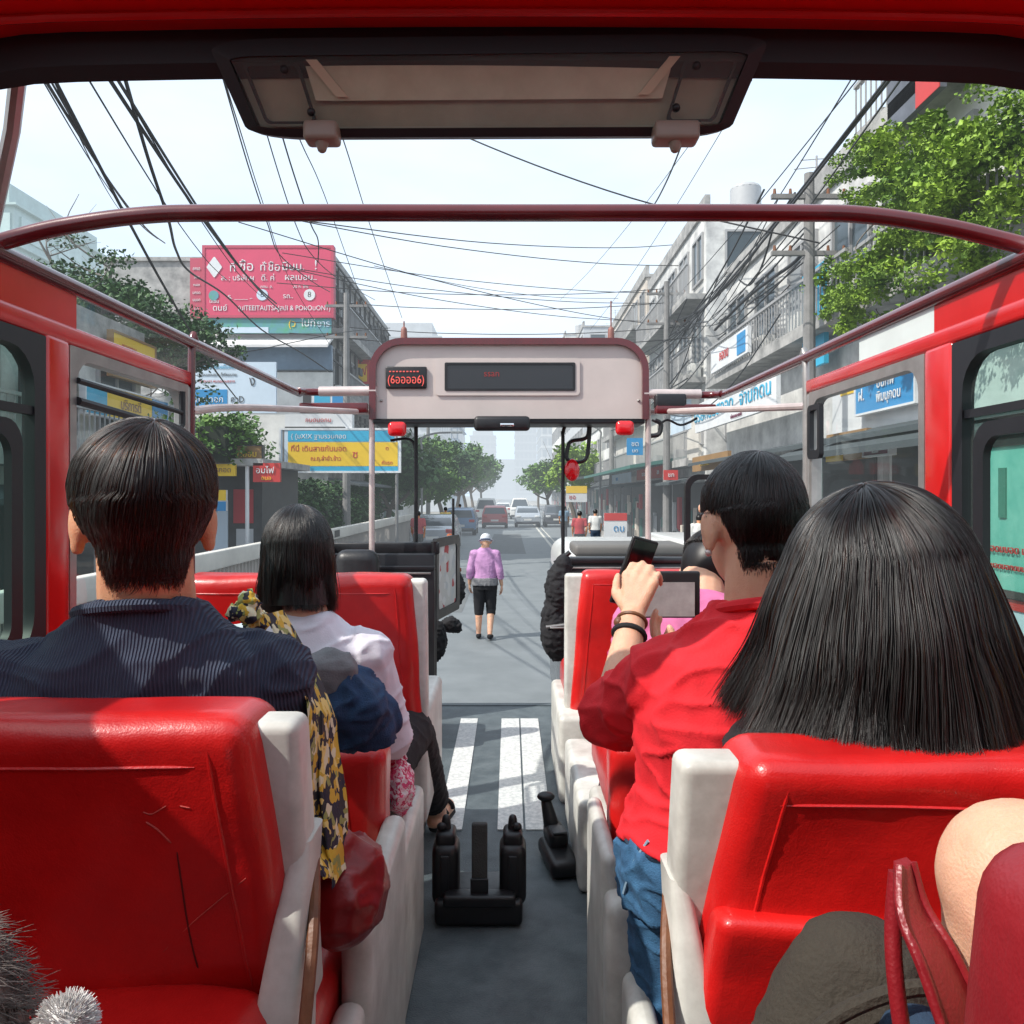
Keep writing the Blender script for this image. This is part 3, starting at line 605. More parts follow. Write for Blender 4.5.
# ------------------------------------------------------------------ people
def fold(amp, f=9, st=(1, 1, .35)):
    def d(p):
        q = V((p.x * st[0], p.y * st[1], p.z * st[2])) * f
        a = noise.noise(q + V((0, 0, noise.noise(p * 5) * 2))); b = noise.noise(V((p.x * .7 + p.z * .5, p.y * .7, p.z * 1.5 - p.x * .4)) * f * 1.5 + V((7, 3, 1)))
        return amp * ((1 - min(1, abs(a) * 2.2)) ** 2 * 1.0 + (1 - min(1, abs(b) * 2.6)) ** 3 * .9 - .25) + amp * .35 * noise.noise(p * f * 3.1)
    return d
def hand(mb, wr, d, n, side, curl=25, sc=1.0, spread=0.0):
    d = V(d).normalized(); n = V(n); n = (n - d * n.dot(d)).normalized(); l = d.cross(n) * side   # l: towards the thumb
    wr = V(wr)
    for k in range(4):
        b0 = wr + d * .012 * sc + l * (.010 - .0065 * k) * sc; b1 = wr + d * .088 * sc * (1, 1.02, .98, .9)[k] + l * (.030 - .0205 * k) * sc
        mb.cap(b0, b1, .016 * sc, .0125 * sc, n=8)
        p = b1; dd = (d + l * (spread * (1.5 - k))).normalized(); nn = n; L0 = (.042, .047, .043, .033)[k] * sc; rr_ = (.0092, .0095, .009, .0078)[k] * sc
        for sgm in range(3):
            a = R(curl * (0.8, 1.1, .8)[sgm]); d2 = dd * math.cos(a) + nn * math.sin(a); nn = nn * math.cos(a) - dd * math.sin(a); dd = d2
            q = p + dd * L0 * (1, .66, .5)[sgm]; mb.cap(p, q, rr_ * (1 - .06 * sgm), rr_ * (.94 - .08 * sgm), n=8); p = q
    p = wr + d * .022 * sc + l * .020 * sc; dd = (d * .62 + l * .7 + n * .3).normalized()
    q = p + dd * .042 * sc; mb.cap(p, q, .016 * sc, .0125 * sc, n=8); d2 = (d * .9 + l * .25 + n * .45).normalized(); q2 = q + d2 * .033 * sc; mb.cap(q, q2, .0118 * sc, .010 * sc, n=8)
    mb.cap(q2, q2 + (d2 + n * .3).normalized() * .025 * sc, .010 * sc, .008 * sc, n=8)

def frame(yaw, pitch=0, roll=0):   # columns right, forward, up; yaw 0 looks down the street (+Y), positive to the left
    return Matrix.Rotation(R(yaw), 3, 'Z') @ Matrix.Rotation(R(pitch), 3, 'X') @ Matrix.Rotation(R(roll), 3, 'Y')
def ring_at(c, F, a, b, n=20, p=2.4, dz=0):
    pts = []
    for i in range(n):
        q = 2 * math.pi * i / n; x = math.copysign(abs(math.cos(q)) ** (2 / p), math.cos(q)) * a; y = math.copysign(abs(math.sin(q)) ** (2 / p), math.sin(q)) * b
        pts.append(V(c) + F @ V((x, y, dz)))
    return pts

class Person: pass
def person(label, J, TF, HF, skin, vox=.006, scale=1.0, head=1.0, tw=1.0, group=None, hands=None, ear=True):
    """J: joints in the world, TF torso frame, HF head frame. Returns the person with a body made in one skin."""
    P = Person(); P.J = {k: V(v) for k, v in J.items()}; J = P.J; P.TF = TF; P.HF = HF; P.s = scale; P.tw = tw; P.hs = head
    s = scale; m = MB()
    pel, che, nb, hc = J['pelvis'], J['chest'], J['neck'], J['head']
    wa = pel.lerp(che, .5)
    P.spine = [(pel - (che - pel).normalized() * .09 * s, .15, .105), (pel, .168, .115), (wa, .142 * tw, .105), (pel.lerp(che, .8), .158 * tw, .112), (che, .165 * tw, .112), (che.lerp(nb, .55), .150 * tw, .095), (che.lerp(nb, .85), .095 * tw, .075), (nb, .058, .058)]
    m.loft([ring_at(c, TF, a * s, b * s) for c, a, b in P.spine])
    hu = HF @ V((0, 0, 1)); hf = HF @ V((0, 1, 0)); hr = HF @ V((1, 0, 0)); h = head
    m.cap(nb - (hc - nb).normalized() * .03, hc - hu * .045 * h - hf * .030 * h, .064 * s, .058 * s)
    m.ball(hc + hu * .02 * h - hf * .012 * h, V((.076, .094, .094)) * h, M=HF); m.ball(hc - hu * .035 * h + hf * .018 * h, V((.061, .073, .083)) * h, M=HF)
    m.cap(hc - hu * .088 * h + hf * .055 * h, hc - hu * .085 * h + hf * .07 * h, .026 * h, .02 * h)
    m.cap(hc + hu * .015 * h + hf * .082 * h, hc - hu * .030 * h + hf * .103 * h, .010 * h, .015 * h)          # nose
    m.cap(hc - hu * .058 * h + hf * .085 * h - hr * .018 * h, hc - hu * .058 * h + hf * .085 * h + hr * .018 * h, .010 * h, .010 * h)  # lips
    m.cap(hc + hu * .035 * h + hf * .078 * h - hr * .045 * h, hc + hu * .035 * h + hf * .078 * h + hr * .045 * h, .013 * h, .013 * h)  # brow
    for sg in (-1, 1):
        m.ball(hc - hu * .022 * h + hf * .058 * h + hr * sg * .036 * h, .026 * h)   # cheeks
        if ear:
            ec = hc - hu * .012 * h + hr * sg * .080 * h - hf * .008 * h
            EM = HF @ Matrix.Rotation(R(-22 * sg), 3, 'Z')
            m.ball(ec + hu * .004 * h, V((.010, .020, .033)) * h, M=EM); m.ball(ec - hu * .024 * h + hf * .004 * h, V((.009, .012, .014)) * h, M=EM)
    for S, sg in (('L', -1), ('R', 1)):
        if 'sh' + S in J:
            sh, el, wr = J['sh' + S], J['el' + S], J['wr' + S]
            m.cap(che.lerp(nb, .35).lerp(sh, .35), sh, .06 * s, .055 * s); m.cap(sh, el, .050 * s, .038 * s); m.cap(el, wr, .041 * s, .027 * s)
            d = wr - el; nn = V((-sg, 0, 0)); cu = 25; sp = 0; sd_ = -sg * 1
            if hands and S in hands: d2, nn, cu, sd_ = hands[S]; d = V(d2)
            hand(m, wr, d, nn, sd_, cu, s * .98)
        if 'hip' + S in J:
            hp, kn, an = J['hip' + S], J['kn' + S], J['an' + S]
            m.cap(hp, kn, .086 * s, .056 * s); m.ball(kn, .057 * s); c1 = kn.lerp(an, .3) - TF @ V((0, .012, 0)); m.cap(kn, c1, .052 * s, .055 * s); m.cap(c1, an, .055 * s, .036 * s)
            t = J.get('to' + S, an + TF @ V((0, .16, -.05))); m.cap(an - V((0, 0, .02)), t, .036 * s, .026 * s); m.cap(an + (an - t).normalized() * .03 - V((0, 0, .035)), t, .028 * s, .03 * s)
    P.body = tag(m.fused('person', skin, None, vox), label, 'person', group)
    # eyes
    e = MB()
    for sg in (-1, 1): e.ball(hc + hu * .008 * h + hf * .080 * h + hr * sg * .032 * h, V((.013, .009, .008)) * h, M=HF)
    e.build('eyes', mat('eye_dark', (.03, .02, .015), .2, 0), P.body)
    P.vox = vox
    return P
def top(P, name, m, sleeve=.6, hem=0, grow=.014, amp=.004, high=0, vox=None, neckup=0.0):
    J = P.J; s = P.s; mb = MB(); sp = list(P.spine)
    st = 1 + hem if hem >= 0 else 0
    rings = []
    if hem < 0: rings.append(ring_at(J['pelvis'].lerp(J['chest'], hem * .5) , P.TF, .172 * s + grow, .125 * s + grow))
    for i, (c, a, b) in enumerate(sp):
        if i < (1 if hem <= 0 else 2): continue
        if hem > 0 and i == 2: rings.append(ring_at(sp[1][0].lerp(c, hem), P.TF, .165 * s + grow, .118 * s + grow))
        if i == len(sp) - 1: c = c + (c - sp[i - 1][0]) * neckup; 
        rings.append(ring_at(c, P.TF, a * s + grow, b * s + grow))
    mb.loft(rings)
    for S in 'LR':
        if 'sh' + S not in J: continue
        sh, el, wr = J['sh' + S], J['el' + S], J['wr' + S]; g = grow
        mb.cap(J['chest'].lerp(J['neck'], .4).lerp(sh, .35), sh, .062 * s + g, .057 * s + g)
        if sleeve <= .5: mb.cap(sh, sh.lerp(el, sleeve * 2), .054 * s + g, .050 * s + g, flat=True)
        else:
            mb.cap(sh, el, .053 * s + g, .044 * s + g); mb.cap(el, el.lerp(wr, sleeve * 2 - 1), .044 * s + g, (.036 if sleeve > .8 else .042) * s + g, flat=True)
    return mb.fused(name, m, P.body, vox or P.vox, 2, fold(amp) if amp else None)
def legs(P, name, m, length=1.0, grow=.012, amp=.003, vox=None):
    J = P.J; s = P.s; mb = MB()
    mb.loft([ring_at(c, P.TF, a * s + grow, b * s + grow) for c, a, b in P.spine[:2]] + [ring_at(P.spine[1][0].lerp(P.spine[2][0], .35), P.TF, .158 * s + grow, .11 * s + grow)])
    for S in 'LR':
        if 'hip' + S not in J: continue
        hp, kn, an = J['hip' + S], J['kn' + S], J['an' + S]
        if length <= .5: mb.cap(hp, hp.lerp(kn, length * 2), .09 * s + grow, .075 * s + grow, flat=True)
        else:
            mb.cap(hp, kn, .09 * s + grow, .06 * s + grow); mb.cap(kn, kn.lerp(an, length * 2 - 1), .06 * s + grow, (.052 - .008 * (length - .5) * 2) * s + grow, flat=True)
    return mb.fused(name, m, P.body, vox or P.vox, 2, fold(amp, 12, (1, 1, 1)))
def shoes(P, m, name='shoe'):
    for S in 'LR':
        if 'an' + S not in P.J: continue
        an = P.J['an' + S]; t = P.J.get('to' + S, an + P.TF @ V((0, .16, -.05))); d = (t - an); d.z = 0; d.normalize(); b = MB()
        b.cap(an - V((0, 0, .035)) - d * .03, t + d * .01, .042 * P.s, .038 * P.s); b.fused(name, m, P.body, max(.006, P.vox), 2)

def hair(P, m, kind='short', n=2000, length=0.0, lift=.022, wid=.0026, part=0.0, flare=.0, seed=1, crown=(0, -.55, 1), zcut=-.088, jitter=.012, taper=True):
    rg = random.Random(seed); J = P.J; h = P.hs; HF = P.HF; hc = J['head'] + HF @ V((0, -.012, .018)) * h
    ra, rb, rc = .076 * h, .094 * h, .094 * h
    cr = V(crown).normalized(); e1 = cr.orthogonal().normalized(); e2 = cr.cross(e1)
    world_down = HF.inverted() @ V((0, 0, -1))
    mb = MB(); strands = []
    def surf(d, l):   # local direction -> local point on the hair shell
        return V((d.x * (ra + l), d.y * (rb + l), d.z * (rc + l)))
    def lim(az):      # az: 0 = back, pi = face ; lowest local z of the hair
        a = abs(az) / math.pi
        if kind == 'long' or kind == 'bob': return .03 if a > .72 else -.2
        if a < .27: return zcut * h
        if a < .40: return (zcut + (a - .27) / .13 * (.006 - zcut)) * h
        if a < .60: return .006 * h
        if a < .66: return -.01 * h
        return .045 * h
    off0 = wloc(P.body); tab = {}
    def rbody(az, zz):    # how far the head or neck reaches out at this height
        key = (round(az / .13), round(zz / (.006 * h)))
        if key not in tab:
            a_ = key[0] * .13; o_ = V((math.sin(a_), -math.cos(a_), 0)); st_ = hc + HF @ (o_ * .25 + V((0, 0, key[1] * .006 * h)))
            ok, loc, nn, _ = P.body.ray_cast(st_ - off0, (HF @ -o_).normalized(), distance=.25); tab[key] = (.25 - (loc + off0 - st_).length) if ok else None
        return tab[key]
    def low_fit(p, d, az, l):   # below the widest part short hair follows skull and nape
        zz = d.z * rc * (1 + .32 * min(1, max(0, -d.z - .05) * 2.2)); lowf = min(1, -zz / (.10 * h)); rb_ = rbody(az, zz); er = math.hypot(d.x * ra, d.y * rb) / max(.2, math.hypot(d.x, d.y))
        if rb_ is None: return V((p.x, p.y, zz))
        if abs(az) > 1.05: rb_ = min(rb_, er * .97)
        hr_ = math.hypot(p.x, p.y); w_ = min(1, max(0, lowf - .03) * 1.25); w_ = w_ * w_ * (3 - 2 * w_); r_ = hr_ * (1 - w_) + (rb_ + l) * w_
        return V((math.sin(az) * r_, -math.cos(az) * r_, zz))
    def path(phi, th0, th1, l0, steps, jz):
        pts = []; axis = None; dirv = (e1 * math.cos(phi) + e2 * math.sin(phi))
        th = th0; dt = (th1 - th0) / steps; p = None
        for i in range(steps + 1):
            th = th0 + dt * i
            d = cr * math.cos(th) + dirv * math.sin(th)
            az = math.atan2(d.x, -d.y)
            zl = lim(az) + jz
            low = max(0, min(1, (.045 * h - d.z * rc) / (.12 * h)))
            l = l0 * (1 - (.85 * low if kind == 'short' else 0))
            p = surf(d, l)
            if kind == 'short' and d.z < 0: p = low_fit(p, d, az, l * .8 + .001)
            if kind == 'short' and p.z < zl and i > 1: break
            if kind != 'short' and d.z < (.42 if kind == 'long' else .05) and th > .6:
                pts.append(p); break
            pts.append(p)
        return pts
    for k in range(n):
        phi = rg.random() * 2 * math.pi + .0; th0 = (rg.random() ** .8) * (1.75 if kind == 'short' else 1.35)
        l0 = (lift * (.72 + .3 * rg.random() ** 2)) * h
        pts = path(phi, th0, th0 + (2.6 - th0), l0, 22, -abs(rg.gauss(0, jitter)))
        if len(pts) < 3: continue
        if kind == 'short': pts = pts[:max(4, int(len(pts) * (.75 + .25 * rg.random())))]
        wb = rg.gauss(0, .35); wv = rg.random() * 6
        kq = len(pts); pts = [p + noise.noise_vector(V((p.x * 22, p.y * 22, p.z * 9)) + V((seed, 0, 0))) * (.0042 * h * min(1, i / 8)) + noise.noise_vector(p * 60 + V((0, k * .37, seed))) * .0012 * i / kq for i, p in enumerate(pts)]
        if kind != 'short':
            p = pts[-1]; az = math.atan2(p.x, -p.y)
            if abs(az) > 2.35: 
                pts = pts[:max(2, len(pts) - 1)]; strands.append(([hc + HF @ p_ for p_ in pts], [wid * h] * len(pts)))
                continue
            out = V((p.x, p.y, 0)).normalized(); Lh = length * (.70 + .34 * rg.random() ** .6); stp = 9; fl_ = flare * (.4 + .8 * rg.random())
            if kind == 'bob': fl_ *= (.4 if rg.random() < .8 else 1.3)
            sx = rg.gauss(0, .008); bin_ = .16; azb = az / bin_; Lh_max = length * .92; azc = (math.floor(azb) + .5 + .35 * math.sin(math.floor(azb) * 12.9)) * bin_; tang = V((-out.y, out.x, 0)); cl_ = math.sin(math.floor(azb) * 7.3); fsc = (.86 + .2 * rg.random()) * (1 + .10 * cl_); Lh *= (1 + .20 * cl_) * (1.22 if rg.random() < .03 else 1) * (1.18 if math.sin(math.floor(azb) * 5.1) > .72 and rg.random() < .6 else 1); Lh = min(Lh, Lh_max); fl_ *= 1 + .25 * cl_
            for i in range(1, stp + 1):
                u = i / stp
                q = p + world_down * Lh * u + out * (fl_ * u ** 1.35 if kind == 'bob' else Lh * u * (.37 - .10 * u + .10 * u ** 4) * fsc) + V((sx * u * .6, 0, 0)) + noise.noise_vector(V((p.x * 14 + seed, p.y * 14, u * 2.2))) * .016 * u + tang * ((azc - az) * (ra + .03) * .75 * u ** 2.2)
                if kind == 'bob': q += out * -.012 * u * u
                pts.append(q)
        wpts = [hc + HF @ p for p in pts]; kk = len(wpts)
        w0 = wid * (.6 + .8 * rg.random()) * h
        rs = [w0 * (1 if i < kk * .6 else max(.12, 1 - (i - kk * .6) / (kk * .4))) for i in range(kk)]
        strands.append((wpts, rs))
    if kind == 'short':      # fine cropped hair fading into the nape and above the ears
        off = wloc(P.body)
        for k in range(1500):
            az = rg.uniform(-.58, .58) * math.pi; zz = lim(az) + .006 * h - abs(rg.gauss(0, .007)) * h; o_ = V((math.sin(az), -math.cos(az), 0)); st_ = hc + HF @ (o_ * .25 + V((0, 0, zz)))
            ok, loc, nn, _ = P.body.ray_cast(st_ - off, (HF @ -o_).normalized(), distance=.24)
            if not ok: continue
            p0 = loc + off; dn = (HF @ world_down); dn = (dn - nn * dn.dot(nn)).normalized(); l_ = rg.uniform(.004, .009) * h
            strands.append(([p0 - nn * .001, p0 + nn * .0010 + dn * l_ * .6, p0 + nn * .0008 + dn * l_], [.0004 * h, .0003 * h, .0001 * h]))
    # dark under-layer
    vs = []; fs = []; NU, NV = 40, 26
    for i in range(NV + 1):
        th = 2.75 * i / NV
        for j in range(NU):
            phi = 2 * math.pi * j / NU; d = cr * math.cos(th) + (e1 * math.cos(phi) + e2 * math.sin(phi)) * math.sin(th)
            az = math.atan2(d.x, -d.y); zl = lim(az); low = max(0, min(1, (.045 * h - d.z * rc) / (.12 * h)))
            p = surf(d, lift * .66 * h * (1 - (.85 * low if kind == 'short' else .0)))
            if kind == 'short' and d.z < 0: p = low_fit(p, d, az, lift * .4 * h * max(.06, 1 - 1.0 * low))
            if p.z < zl: p = surf(d, -.02 * h)
            vs.append(hc + HF @ p)
    for i in range(NV):
        for j in range(NU): fs.append((i * NU + j, (i + 1) * NU + j, (i + 1) * NU + (j + 1) % NU, i * NU + (j + 1) % NU))
    mb.add(vs, fs)
    if kind != 'short':      # inner curtain so that no light comes through
        rings = []
        for i in range(8):
            u = i / 7
            if kind == 'long': k0 = .88; ex = length * .84 * u * (.33 - .08 * u); zo = .42 * rc
            else: k0 = 1; ex = flare * .45 * u ** 1.35; zo = 0
            rings.append([hc + HF @ (V((math.sin(a) * ((ra + lift * .5) * k0 + ex), -math.cos(a) * ((rb + lift * .5) * k0 + ex), zo)) + world_down * length * .84 * u) for a in [R(-112 + 224 * j / 20) for j in range(21)]])
        vs = [p for r_ in rings for p in r_]; fs = []
        for i in range(7):
            for j in range(20): fs.append((i * 21 + j, i * 21 + j + 1, (i + 1) * 21 + j + 1, (i + 1) * 21 + j))
        mb.add(vs, fs)
    ho = mb.raw('hair', m, P.body, smooth=True)
    cu = bpy.data.hair_curves.new('strands'); cu.add_curves([len(p) for p, r in strands]); off = wloc(ho)
    co_ = [c for p, r in strands for q in p for c in (q - off)]; ra_ = [x for p, r in strands for x in r]
    cu.attributes['position'].data.foreach_set('vector', co_)
    at_ = cu.attributes.get('radius') or cu.attributes.new('radius', 'FLOAT', 'POINT'); at_.data.foreach_set('value', ra_)
    cu.materials.append(HSTR[m.name]); so_ = bpy.data.objects.new('strands', cu); COL.objects.link(so_); so_.parent = ho
    return ho
def z(v): return C0 + v
EARTH = None
# man in the navy jumper
hx = -.492
J = dict(pelvis=(-.53, 1.17, z(-.66)), chest=(-.515, 1.10, z(-.34)), neck=(-.490, 1.085, z(-.165)), head=(-.490, 1.075, z(-.030)),
         shL=(-.665, 1.03, z(-.265)), elL=(-.74, 1.08, z(-.55)), wrL=(-.66, 1.38, z(-.58)), shR=(-.355, 1.14, z(-.265)), elR=(-.375, 1.27, z(-.52)), wrR=(-.36, 1.40, z(-.58)),
         hipL=(-.64, 1.20, z(-.68)), knL=(-.66, 1.58, z(-.66)), anL=(-.66, 1.62, z(-1.10)), hipR=(-.44, 1.20, z(-.68)), knR=(-.44, 1.58, z(-.66)), anR=(-.44, 1.62, z(-1.10)))
A = person('person in a navy ribbed jumper with short dark brown hair, on the cracked red seat', J, frame(18, -6), frame(24, -4), SKIN, vox=.005, head=1.0, tw=1.08)
top(A, 'jumper', NAVY, sleeve=1.0, hem=-.3, grow=.016, amp=.006, neckup=.8)
cm = MB(); cm.tube(ring_at(V(J['neck']) + V((-.004, -.014, .008)), frame(18, -14), .076, .078, 28, 2.1), .0085, 8, closed=True); cm.build('collar', NAVY, A.body)
legs(A, 'trousers', GREYC); shoes(A, BLACKC)
hair(A, HAIRB, 'short', n=16000, lift=.021, wid=.0006, seed=3, crown=(.12, -.42, 1), zcut=-.098, jitter=.010)
# woman in white
J = dict(pelvis=(-.47, 1.90, z(-.72)), chest=(-.465, 1.86, z(-.45)), neck=(-.475, 1.85, z(-.27)), head=(-.492, 1.86, z(-.135)),
         shL=(-.625, 1.86, z(-.365)), elL=(-.68, 1.95, z(-.60)), wrL=(-.55, 2.12, z(-.62)), shR=(-.335, 1.86, z(-.37)), elR=(-.285, 1.93, z(-.58)), wrR=(-.38, 2.10, z(-.64)),
         hipL=(-.56, 1.93, z(-.74)), knL=(-.56, 2.2, z(-.72)), anL=(-.55, 2.22, z(-1.12)), hipR=(-.39, 1.93, z(-.74)), knR=(-.30, 2.38, z(-.70)), anR=(-.262, 2.84, z(-1.12)), toR=(-.236, 3.0, z(-1.165)))
W = person('person in a white shirt with dark shoulder length hair, left of the aisle', J, frame(6, -4), frame(10, -8), SKINL, vox=.006, head=.91, tw=.9)
top(W, 'shirt', LILAC, sleeve=.95, hem=-.2, grow=.008, amp=.006)
legs(W, 'trousers', BLACKC, length=.92); 
sb = MB(); an, to = W.J['anR'], W.J['toR']; d = (to - an).normalized()
sb.cap(an - V((0, 0, .052)) - d * .03, to - V((0, 0, .028)) + d * .02, .022, .03); sd1 = sb.fused('sandal', BLACKC, W.body, .005)
sb = MB(); mid = an.lerp(to, .62) ; sb.tube([mid + V((.037 * math.cos(a), 0, .034 * math.sin(a) - .004)) for a in [math.pi * i / 10 for i in range(11)]], .008, 6)
sb.tube(spline([an + V((-.04, .0, -.02)), an + V((0, .05, .005)), an + V((.04, .02, -.02))], 5), .007, 6); sb.build('sandal_strap', BLACKC, sd1)
hair(W, HAIR, 'bob', n=14000, length=.165, lift=.012, flare=.012, wid=.0006, seed=5, crown=(.05, -.2, 1))
# man in red, looking at his phone
TF = frame(14, -2)
J = dict(pelvis=(.365, 1.37, z(-.60)), chest=(.395, 1.34, z(-.37)), neck=(.420, 1.345, z(-.19)), head=(.412, 1.37, z(-.048)),
         shL=(.268, 1.36, z(-.318)), elL=(.190, 1.48, z(-.405)), wrL=(.252, 1.64, z(-.250)), shR=(.55, 1.31, z(-.275)), elR=(.56, 1.48, z(-.46)), wrR=(.40, 1.62, z(-.36)),
         hipL=(.305, 1.37, z(-.63)), knL=(.285, 1.40, z(-.82)), anL=(.315, 1.33, z(-1.06)), toL=(.31, 1.46, z(-1.15)), hipR=(.43, 1.38, z(-.62)), knR=(.47, 1.75, z(-.64)), anR=(.47, 1.78, z(-1.10)))
M_ = person('person in a red shirt and blue jeans holding up a dark phone, slick black hair', J, TF, frame(12, -8), SKINL, vox=.005, head=1.0, tw=1.0,
            hands={'L': ((.22, .30, .90), (.35, .75, -.2), 50, 1), 'R': ((-.8, .5, .35), (0, .4, .9), 30, -1)})
top(M_, 'shirt', REDC, sleeve=.52, hem=.22, grow=.018, amp=.0075, neckup=.25)
cm = MB(); cm.tube(ring_at(V(J['neck']) + V((.002, -.014, .004)), frame(14, -14), .076, .078, 28, 2.1), .010, 8, closed=True); cm.build('collar', REDC, M_.body)
jn = legs(M_, 'jeans', DENIM, grow=.016, amp=.006)
pk = MB(); hp_ = M_.J['pelvis']; F_ = frame(14)
pk.tube(ring_at(M_.spine[1][0].lerp(M_.spine[2][0], .22), TF, .172, .124, 30), .010, 8, closed=True); pk.build('waistband', DENIMD, jn)
pk = MB(); pk.tube(spline([hp_ + F_ @ V(p) for p in ((-.14, -.115, .0), (-.10, -.140, -.012), (-.05, -.150, -.006))], 5), .003, 5); pk.tube(spline([hp_ + F_ @ V(p) for p in ((-.165, -.06, .05), (-.178, -.03, .0), (-.182, 0, -.06))], 5), .003, 5); pk.build('pocket_seam', mat('denim_thread', (.25, .38, .5), .8), jn)
shoes(M_, MAROONV); hair(M_, HAIR, 'short', n=16000, lift=.010, wid=.0006, seed=8, crown=(0, -.35, 1), zcut=-.092, jitter=.007)
bd = MB(); e_, w_ = M_.J['elL'], M_.J['wrL']; c_ = e_.lerp(w_, .80); F2 = (w_ - e_).normalized().to_track_quat('Z', 'Y').to_matrix()
bd.tube(ring_at(c_, F2, .031, .030, 20, 2), .006, 8, closed=True); bd.build('wristband', BLACKC, M_.body)
bd = MB(); c_ = e_.lerp(w_, .95); bd.tube(ring_at(c_, F2, .029, .028, 20, 2), .004, 8, closed=True); bd.ball(c_ + V((-.028, -.01, 0)), (.011, .012, .011)); bd.build('bracelet', BROWN, M_.body)
er = MB(); er.ball(V(J['head']) + frame(12, -8) @ V((-.083, -.004, -.05)), .006); er.build('earring', CHROME, M_.body)
# woman with long black hair
J = dict(pelvis=(.52, 1.16, z(-.70)), chest=(.51, 1.14, z(-.42)), neck=(.495, 1.10, z(-.245)), head=(.500, 1.085, z(-.148)),
         shL=(.375, 1.15, z(-.38)), elL=(.35, 1.24, z(-.60)), wrL=(.42, 1.42, z(-.63)), shR=(.68, 1.13, z(-.34)), elR=(.72, 1.22, z(-.60)), wrR=(.62, 1.42, z(-.63)),
         hipL=(.44, 1.2, z(-.72)), knL=(.44, 1.6, z(-.70)), anL=(.44, 1.62, z(-1.12)), hipR=(.62, 1.2, z(-.72)), knR=(.62, 1.6, z(-.70)), anR=(.62, 1.62, z(-1.12)))
H = person('person with long straight black hair hanging over the red seat back with the pocket', J, frame(-14, -3), frame(-20, 2), SKINL, vox=.006, head=1.0, tw=.92)
top(H, 'shirt', BLACKC, sleeve=.4, hem=0, grow=.012); legs(H, 'trousers', BLACKC); shoes(H, BLACKC)
hair(H, HAIR, 'long', n=30000, length=.240, lift=.054, flare=.068, wid=.0006, seed=11, crown=(-.16, -.12, 1))
# person in pink, bent forward
J = dict(pelvis=(.44, 1.95, z(-.66)), chest=(.455, 2.05, z(-.42)), neck=(.51, 2.12, z(-.275)), head=(.555, 2.20, z(-.215)),
         shL=(.335, 2.05, z(-.335)), elL=(.315, 2.13, z(-.55)), wrL=(.38, 2.3, z(-.60)), shR=(.61, 2.08, z(-.36)), elR=(.60, 2.2, z(-.56)), wrR=(.48, 2.33, z(-.6)),
         hipL=(.33, 1.95, z(-.68)), knL=(.33, 2.36, z(-.68)), anL=(.33, 2.4, z(-1.12)), hipR=(.5, 1.95, z(-.68)), knR=(.5, 2.36, z(-.68)), anR=(.5, 2.4, z(-1.12)))
K = person('person in a pink shirt bending forward, mostly behind the man in red', J, frame(0, -26, 12), frame(-25, -45, 20), SKINL, vox=.006, head=.95, tw=1.0)
ps = top(K, 'shirt', PINKC, sleeve=.36, hem=-.1, grow=.016, amp=.004); legs(K, 'jeans', DENIMD); shoes(K, BLACKC)
sb = MB()
for i in range(3):
    c_ = K.J['shL'].lerp(K.J['elL'], .42 + .11 * i); Fx = (K.J['elL'] - K.J['shL']).normalized().to_track_quat('Z', 'Y').to_matrix(); sb.tube(ring_at(c_, Fx, .068, .068, 24, 2), .006, 6, closed=True)
sb.build('sleeve_stripe', mat('magenta_rib', (.35, .02, .13), .85), ps)
hair(K, HAIR, 'bob', n=6000, wid=.0008, length=.06, lift=.022, flare=.01, seed=13)
# person beside the camera with a bare knee (right corner)
J = dict(pelvis=(.54, .05, z(-.66)), chest=(.56, -.02, z(-.34)), neck=(.565, -.02, z(-.15)), head=(.57, .0, z(-.02)),
         shL=(.40, .0, z(-.25)), elL=(.38, -.05, z(-.5)), wrL=(.50, .12, z(-.52)), shR=(.73, .0, z(-.25)), elR=(.78, .02, z(-.5)), wrR=(.66, .16, z(-.52)),
         hipL=(.46, .12, z(-.66)), knL=(.360, .56, z(-.272)), anL=(.37, .60, z(-.71)), toL=(.37, .74, z(-.76)), hipR=(.64, .12, z(-.66)), knR=(.66, .50, z(-.60)), anR=(.66, .52, z(-1.10)))
T = person('person with a bare raised knee at the lower right corner', J, frame(0), frame(0), SKINL, vox=.006, tw=1.0)
top(T, 'shirt', GREYC, sleeve=.4, hem=0); legs(T, 'shorts', DENIMD, length=.27); hair(T, HAIR, 'short', n=4000, lift=.02, wid=.0012)
kn = MB(); kn.ball((.372, .63, z(-.312)), .05)
# pedestrian walking in the road
px = -.38; Y = 12.2
J = dict(pelvis=(px, Y, .86), chest=(px, Y + .02, 1.19), neck=(px, Y + .02, 1.40), head=(px + .01, Y + .05, 1.495), shL=(px - .165, Y, 1.30), elL=(px - .225, Y - .02, 1.06), wrL=(px - .24, Y + .08, .84), shR=(px + .165, Y, 1.30), elR=(px + .22, Y - .04, 1.06), wrR=(px + .25, Y + .03, .83),
         hipL=(px - .085, Y, .84), knL=(px - .095, Y + .03, .46), anL=(px - .10, Y + .04, .085), toL=(px - .10, Y + .20, .035), hipR=(px + .085, Y, .84), knR=(px + .09, Y + .06, .46), anR=(px + .075, Y - .10, .10), toR=(px + .09, Y + .06, .035))
D = person('person in lilac shirt, black knee shorts and pale cap walking down the road', J, frame(0, 3), frame(0, -14), SKINL, vox=.009, head=1.0, tw=1.0)
LIL = mat('lilac_cotton', (.52, .27, .50), .85, .2, 18, bump=.15, bscale=200)
top(D, 'shirt', LIL, sleeve=.78, hem=0, grow=.014, amp=.003); 
